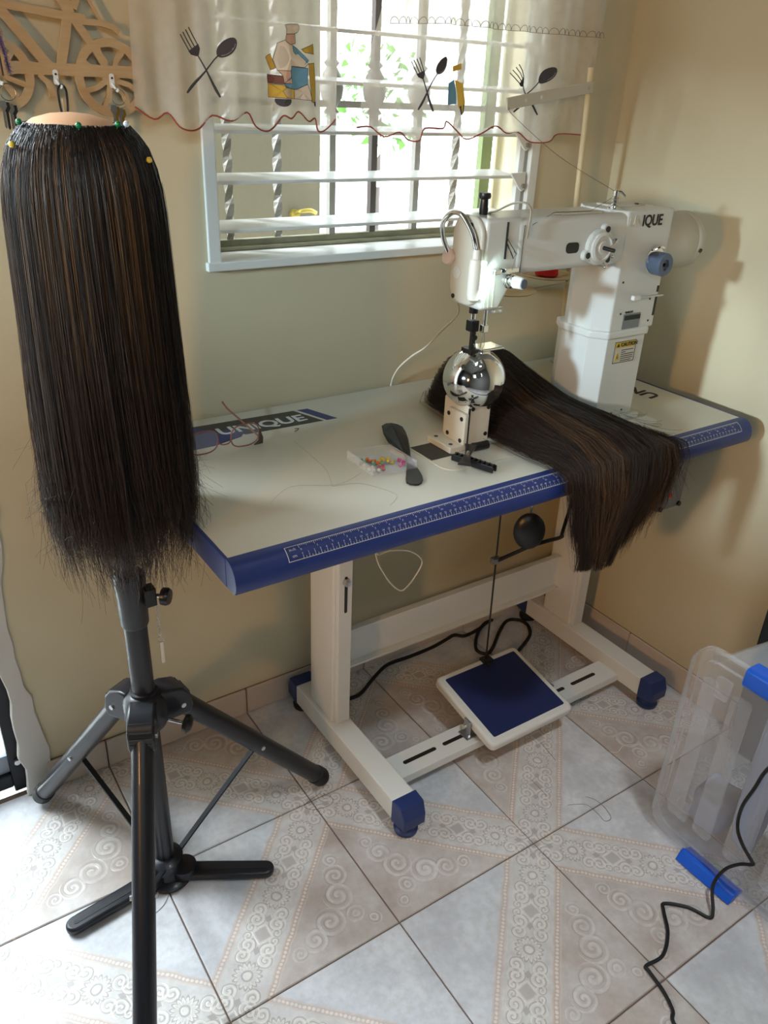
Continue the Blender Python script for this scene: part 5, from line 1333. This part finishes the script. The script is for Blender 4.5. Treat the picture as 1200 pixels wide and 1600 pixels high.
pbw.prism([(p.x, p.y) for p in c4], Z0, Z0 + .0012, XY).build('box_base', 'pin_box_plastic', pb, smooth=False)
for k in range(4):
    a, b = c4[k], c4[(k + 1) % 4]; MB().bar(a + Vector((0, 0, Z0 + .0085)), b + Vector((0, 0, Z0 + .0085)), .0012, .016).build('box_side', 'pin_box_plastic', pb, smooth=False)
ctr = cor(.5, .5)
names = {'pin_white': 'white', 'pin_red': 'red', 'pin_yellow': 'yellow', 'pin_pink': 'pink', 'pin_orange': 'orange', 'pin_teal': 'pale green'}
cols = ['pin_teal'] * 5 + ['pin_white'] * 5 + ['pin_orange'] * 4 + ['pin_red'] * 3 + ['pin_yellow'] * 6 + ['pin_pink'] * 4
clus = {'pin_teal': (.10, .58), 'pin_white': (.10, .32), 'pin_orange': (.34, .55), 'pin_red': (.32, .26), 'pin_yellow': (.62, .50), 'pin_pink': (.86, .40)}
pinm = {}
used = []
spots = []
for c in cols:
    for _ in range(60):
        u = min(.94, max(.06, clus[c][0] + random.gauss(0, .07))); v = min(.93, max(.07, clus[c][1] + random.gauss(0, .11))); p = cor(u, v)
        if all((p - q).length > .0066 for q in used): break
    used.append(p); spots.append((c, Vector((p.x, p.y, Z0 + .0048))))
ordn = ['leftmost', 'second from left', 'third from left', 'fourth from left', 'fifth from left', 'sixth from left', 'seventh from left']
rank = {}
for c in set(cols):
    for k, q in enumerate(sorted((p.x * .833 - p.y * .552, i_) for i_, (cc_, p) in enumerate(spots) if cc_ == c)): rank[q[1]] = k
for i_, (c, p) in enumerate(spots):
    d = Vector((ctr.x - p.x, ctr.y - p.y, 0)).normalized(); d = Vector((d.x + random.uniform(-.5, .5), d.y + random.uniform(-.5, .5), -.05)).normalized()
    t = thing('ball_pin', '%s pin inside the clear box, %s of the %s ones' % (names[c], ordn[rank[i_]], names[c]), 'pin', p, 'pins in the clear box')
    MB().sphere(p, .0034, 10, 7).build('ball', c, t); MB().cyl(p + d * .003, p + d * .022, .0004, n=5).build('shaft', 'steel', t)
strip = [(.334, .275), (.346, .279), (.358, .277), (.368, .270), (.373, .261), (.370, .246), (.362, .226), (.349, .202), (.335, .18), (.326, .167), (.319, .152), (.312, .134), (.305, .115), (.299, .098), (.293, .084), (.285, .071), (.277, .064), (.269, .061), (.262, .063), (.256, .069), (.255, .078), (.262, .090), (.272, .103), (.288, .125), (.304, .147), (.3165, .168), (.3215, .182), (.318, .198), (.318, .215), (.320, .233), (.325, .255)]
bs = MB(); n = len(strip)
vs = []
for lv in (0, 1):
    for x, y in strip: vs.append((x, y, Z0 + (.0035 if lv else 0) + .018 * max(0, (y - .19) / .085) ** 1.5))
bs.add(vs, [tuple(range(n - 1, -1, -1)), tuple(range(n, 2 * n))] + [(k, (k + 1) % n, n + (k + 1) % n, n + k) for k in range(n)])
tag(bs.build('hair_barrette', 'black_plastic', bevel=.0008, origin=(.31, .16, H), smooth=False), 'curved black plastic hair piece lying across the pin box corner', 'hair barrette')
cp = thing('claw_clip', 'black toothed claw clip in front of the machine post', 'hair clip', (.40, .085, H))
a = Vector((.386, .118, Z0 + .008)); b = Vector((.414, .036, Z0 + .008)); d = (b - a).normalized(); n_ = Vector((-d.y, d.x, 0))
MB().bar(a + n_ * .006, b + n_ * .006, .003, .012).build('jaw', 'black_plastic', cp, smooth=False, bevel=.001)
MB().bar(a - n_ * .006, b - n_ * .006, .003, .012).build('jaw', 'black_plastic', cp, smooth=False, bevel=.001)
for k in range(9):
    q = a + (b - a) * (k + .5) / 9; MB().bar(q - n_ * .007 + Vector((0, 0, .004)), q + n_ * .007 + Vector((0, 0, .004)), .0028, .005).build('tooth', 'black_plastic', cp, smooth=False)
e0 = Vector((.431, .124)); e1 = Vector((.364, .060)); mid = (e0 + e1) / 2; dd = (e1 - e0).normalized(); nn = Vector((-dd.y, dd.x))
for s_, tip in ((-1, e0), (1, e1)):
    poly = [tuple(mid + nn * .005), tuple(mid + (tip - mid) * .7 + nn * .009), tuple(tip + nn * .012), tuple(tip - nn * .012), tuple(mid + (tip - mid) * .7 - nn * .009), tuple(mid - nn * .005)]
    MB().prism(poly, Z0 + .016, Z0 + .020, XY).build('wing', 'black_plastic', cp, smooth=False, bevel=.001)
MB().cyl((mid.x - dd.x * .006, mid.y - dd.y * .006, Z0 + .020), (mid.x + dd.x * .006, mid.y + dd.y * .006, Z0 + .020), .0035, n=12).build('spring', 'steel', cp)
for k, pts in enumerate(([(.175, .328), (.170, .25), (.163, .188), (.14, .128)], [(.14, .128), (.184, .117), (.209, .076), (.214, .046), (.185, .023)], [(.02, .12), (.08, .16), (.15, .13), (.21, .15)])):
    tag(MB().tube(smooth_path([(x, y, Z0 + .0003) for x, y in pts], 6), .00022, 4).build('loose_hair', 'bar_grey', origin=(pts[0][0], pts[0][1], H)), ('thin loose hair on the table left of the pin box', 'thin loose hair on the table near the ruler edge', 'thin loose hair across the empty left of the table')[k], 'hair', 'loose hairs on the table top')
tag(MB().tube([(.205, .385, Z0), (.212, .381, Z0 + .001), (.206, .376, Z0), (.199, .373, Z0)], .0007, 5).build('thread_snip', 'bar_dark', origin=(.205, .38, H)), 'small dark thread snip on the table beside the banner print', 'thread')

# thread stand behind the machine
ts = thing('thread_stand', 'pale thread stand with arm and spool discs behind the machine', 'thread stand', (1.0, .478, H))
pb0 = Vector((1.005, .478, Z0)); pt0 = Vector((.948, .452, 1.428))
MB().cyl(pb0, pt0, .0062, n=14).build('pole', 'spool_beige', ts)
MB().lathe([(.024, 0), (.024, .004), (.010, .007), (.010, .020), (.006, .021)], pb0, n=24).build('pole_base', 'machine_cover', ts)
ar = MB().bar((.952, .444, 1.392), (.704, .428, 1.354), .004, .022).build('guide_arm', 'machine_cover', ts, smooth=False, bevel=.0015)
for f_ in (.05, .62, .80): 
    p = Vector((.952, .444, 1.392)).lerp(Vector((.704, .428, 1.354)), f_); MB().cyl(p + Vector((-.0002, -.0018, 0)), p + Vector((.0002, -.0030, 0)), .0038, n=12).build('arm_hole' if f_ > .1 else 'arm_screw', 'white_plastic' if f_ > .1 else 'steel', ar)
for cx_, cyy, cz in ((.762, .432, .985), (.878, .432, 1.010)):
    sd_ = MB().lathe([(.006, -.004), (.030, -.003), (.058, .001), (.064, .005), (.063, .006), (.030, .001), (.006, .001)], (cx_, cyy, cz), n=40).build('spool_disc', 'spool_beige', ts)
    MB().cyl((cx_, cyy, cz), (cx_, cyy, cz + .06), .003, n=10).build('spool_pin', 'spool_beige', sd_)
    q = pb0.lerp(pt0, (cz - Z0) / (1.432 - Z0)); MB().bar((cx_, cyy, cz - .006), (q.x, q.y, cz - .006), .008, .004).build('disc_bracket', 'machine_cover', sd_, smooth=False)
tag(MB().lathe([(.024, .001), (.026, .004), (.022, .04), (.016, .085), (.012, .086), (.012, .092), (.004, .093)], (.872, .428, 1.012), n=28).build('thread_spool', 'thread_red', origin=(.872, .428, 1.012)), 'red thread cone on the spool disc behind the machine arm', 'thread spool')
tag(MB().tube(smooth_path([(.708, .426, 1.348), (.712, .41, 1.332), (.735, .30, 1.27), (.742, .154, 1.222)], 8), .0005, 4).build('sewing_thread', 'bar_dark', origin=(.74, .3, 1.22)), 'thin dark thread running from the stand arm down to the machine', 'thread')

# white lamp cord and loop
tag(MB().tube(smooth_path([(.414, .198, 1.112), (.428, .205, 1.06), (.471, .24, 1.012), (.521, .35, .945), (.545, .43, .888), (.540, .475, .855), (.522, .500, .82), (.518, .516, .778), (.516, .5185, .70)], 8), .0019, 8).build('lamp_cord', 'cable_white', origin=(.5, .4, .9)), 'white lamp cord hanging from the machine head to the table back', 'cord')
tag(MB().tube(smooth_path([(.335, .30, .730), (.345, .30, .56), (.352, .30, .500), (.386, .30, .498), (.440, .30, .480), (.472, .30, .450), (.468, .30, .425), (.435, .30, .388), (.412, .30, .390), (.375, .30, .440), (.345, .30, .52), (.33, .30, .735)], 7), .0017, 8).build('hanging_cord', 'cable_white', origin=(.4, .3, .6)), 'thin white cord hanging in a loop under the table', 'cord')

# ================================================================== UNDER THE TABLE AND ON THE FLOOR
cbl = [(.30, .425, .006), (.37, .424, .006), (.407, .427, .006), (.469, .462, .006), (.53, .488, .006), (.603, .486, .006), (.679, .488, .006), (.735, .497, .006), (.765, .500, .007), (.788, .481, .008), (.842, .487, .007), (.885, .500, .007), (.900, .495, .014), (.866, .49, .016), (.82, .465, .010), (.779, .419, .006), (.789, .389, .006), (.822, .399, .007), (.889, .448, .007), (.945, .478, .006), (.978, .462, .006), (.982, .431, .006), (.960, .396, .006), (.925, .374, .006), (.87, .350, .006)]
tag(MB().tube(smooth_path(cbl, 6), .0048, 8).build('power_cable', 'black_rubber', origin=(.6, .45, 0)), 'black power cable coiled on the floor beneath the table', 'cable')
cab = [(.40, -.60, .0035), (.416, -.544, .0035), (.432, -.529, .0035), (.445, -.498, .0035), (.452, -.462, .0035), (.456, -.452, .0035), (.497, -.455, .0035), (.541, -.431, .0035), (.572, -.396, .0035), (.586, -.387, .0035), (.618, -.417, .0035), (.634, -.452, .0035), (.646, -.450, .012), (.672, -.424, .035), (.686, -.428, .075), (.690, -.448, .110), (.690, -.470, .133), (.690, -.466, .140), (.690, -.442, .158), (.690, -.424, .186), (.690, -.420, .234), (.690, -.430, .291), (.690, -.440, .345), (.700, -.47, .42), (.74, -.52, .52)]
tag(MB().tube(smooth_path(cab, 6), .0033, 8).build('black_cord', 'black_rubber', origin=(.55, -.45, 0)), 'thin black cord kinked over the floor and the clear storage bin', 'cable')
hl = {'curled dark hair on the tile at the tripod foot tip': [(.157, .198), (.131, .193), (.111, .185), (.124, .166), (.159, .159), (.174, .171), (.163, .194)],
      'looped dark hair on the floor between table and storage bin': [(.601, -.112), (.637, -.132), (.641, -.165), (.639, -.186), (.657, -.187), (.667, -.16), (.665, -.134), (.653, -.116)],
      'short straight hair on the floor nearest the pedal front': [(.584, -.011), (.583, -.04), (.581, -.07)],
      'short straight hair on the floor right of the pedal': [(.685, .06), (.680, .03), (.674, -.001)],
      'wisp of hair on the floor under the tripod base disc': [(-.21, .13), (-.219, .12), (-.231, .112), (-.251, .105)]}
for lab, pts in hl.items():
    tag(MB().tube(smooth_path([(x, y, .0008) for x, y in pts], 6), .0005, 4).build('loose_hair', 'bar_dark', origin=(pts[0][0], pts[0][1], 0)), lab, 'hair', 'loose hairs on the floor')
tag(MB().tube(smooth_path([(x, y, .001) for x, y in [(.801, -.047), (.821, -.059), (.85, -.052), (.887, -.07)]], 6), .0007, 4).build('thread_end', 'cable_white', origin=(.84, -.05, 0)), 'white thread end on the floor beside the storage bin', 'thread')

# ================================================================== CLEAR STORAGE BIN ON ITS SIDE
tub = thing('storage_bin', 'clear plastic storage bin with blue latches, standing on its side', 'storage bin', (.86, -.45, 0))
LX = .714; y0, y1, z0, z1 = -.672, -.236, .012, .482
def yzp(a, b, d): return (d, a, b)
lid = MB()
outer = rounded_rect(y0, z0, y1, z1, .045, 7); inner = rounded_rect(y0 + .020, z0 + .020, y1 - .020, z1 - .020, .034, 7); inn2 = rounded_rect(y0 + .032, z0 + .032, y1 - .032, z1 - .032, .028, 7)
n = len(outer)
rings = [(outer, LX + .020), (outer, LX + .002), ([(a * .996 + -.454 * .004, b * .996 + .247 * .004) for a, b in outer], LX), (inner, LX), (inner, LX + .008), (inn2, LX + .009)]
vs = []
for poly, d in rings: vs += [(d, a, b) for a, b in poly]
fs = []
for r in range(len(rings) - 1):
    for k in range(n): fs.append((r * n + k, r * n + (k + 1) % n, (r + 1) * n + (k + 1) % n, (r + 1) * n + k))
fs.append(tuple((len(rings) - 1) * n + k for k in range(n)))
lo_ = lid.add(vs, fs).build('lid', 'clear_plastic', tub, angle=50)
for ya, yb_ in ((-.300, -.268), (-.370, -.330), (-.450, -.400), (-.530, -.480), (-.620, -.570)):
    MB().prism(rounded_rect(ya, z0 + .06, yb_, z1 - .06, .010), LX + .001, LX + .0085, yzp).build('lid_rib', 'rib_plastic', lo_, bevel=.003)
for ya, zb in ((-.325, .395), (-.315, .075)): MB().prism(rounded_rect(ya, zb, ya + .030, zb + .045, .006), LX - .002, LX + .0085, yzp).build('lid_boss', 'rib_plastic', lo_, bevel=.003)
body = MB(); rr = []
for f_, d in ((0, LX + .0205), (.012, LX + .030), (.016, LX + .045), (.034, LX + .30), (.040, LX + .335)):
    rr.append((rounded_rect(y0 + .006 + f_, z0 + .004 + f_ * .3, y1 - .006 - f_, z1 - .006 - f_, .04, 7), d))
vs = []; fs = []
for poly, d in rr: vs += [(d, a, b) for a, b in poly]
for r in range(len(rr) - 1):
    for k in range(n): fs.append((r * n + k, r * n + (k + 1) % n, (r + 1) * n + (k + 1) % n, (r + 1) * n + k))
fs.append(tuple((len(rr) - 1) * n + k for k in range(n)))
body.add(vs, fs).build('bin_body', 'clear_plastic', tub, angle=50)
def latch(ya, yb_, prof_, name='latch'):
    MB().prism(prof_, ya, yb_, lambda a, b, d: (a, d, b)).build(name, 'clip_blue', tub, bevel=.002, seg=2)
latch(-.455, -.330, [(LX - .026, .002), (LX - .014, .001), (LX + .004, .010), (LX + .022, .006), (LX + .022, .0105), (LX + .000, .0175), (LX - .006, .024), (LX - .014, .022), (LX - .020, .012)])
latch(-.470, -.345, [(LX - .010, .462), (LX - .006, .455), (LX + .002, .482), (LX + .030, .486), (LX + .030, .492), (LX - .001, .493), (LX - .007, .489)])
def cloth(name, label, c, sz, m_, seed, cat='cloth'):
    r2 = np.random.default_rng(seed); bm = bmesh.new(); bmesh.ops.create_icosphere(bm, subdivisions=4, radius=1)
    ks = r2.normal(0, 4, (6, 3)); ph = r2.uniform(0, 6, 6)
    for v in bm.verts:
        p = np.array(v.co); w_ = sum(math.sin(float(k @ p) + q) for k, q in zip(ks, ph)) * .035
        p = np.sign(p) * np.abs(p) ** .62; v.co = Vector(p * (1 + w_))
        v.co = Vector((v.co.x * sz[0], v.co.y * sz[1], v.co.z * sz[2]))
    me = bpy.data.meshes.new(name); bm.to_mesh(me); bm.free(); me.materials.append(MATS[m_]); me.polygons.foreach_set('use_smooth', [True] * len(me.polygons))
    o = bpy.data.objects.new(name, me); COL.objects.link(o); o.location = c; return tag(o, label, cat, 'cloths packed in the storage bin')
cloth('folded_cloth', 'blue grey cloth standing folded inside the clear storage bin', (.790, -.402, .235), (.036, .026, .185), 'cloth_blue', 3)
cloth('folded_cloth', 'cream cloth packed inside the storage bin near the photo edge', (.800, -.478, .265), (.040, .034, .155), 'cloth_cream', 4)
cloth('folded_cloth', 'dull blue cloth inside the storage bin cut by the photo edge', (.800, -.565, .225), (.040, .036, .175), 'cloth_blue', 5)
cloth('folded_cloth', 'pale grey cloth lying low inside the clear storage bin', (.800, -.322, .085), (.040, .038, .055), 'cloth_grey', 6)
cbn = thing('cabinet', 'black cabinet against the right wall at the photo edge', 'cabinet', (1.09, -.35, 0))
MB().box((1.065, -.60, .02), (1.118, -.178, .72)).build('cabinet_body', 'cabinet_black', cbn, smooth=False, bevel=.004)
MB().box((1.060, -.595, .06), (1.0652, -.392, .70)).build('cabinet_door', 'cabinet_black', cbn, smooth=False, bevel=.002)
MB().box((1.060, -.386, .06), (1.0652, -.183, .70)).build('cabinet_door', 'cabinet_black', cbn, smooth=False, bevel=.002)
MB().box((1.07, -.59, 0), (1.11, -.19, .02)).build('plinth', 'black_rubber', cbn, smooth=False)
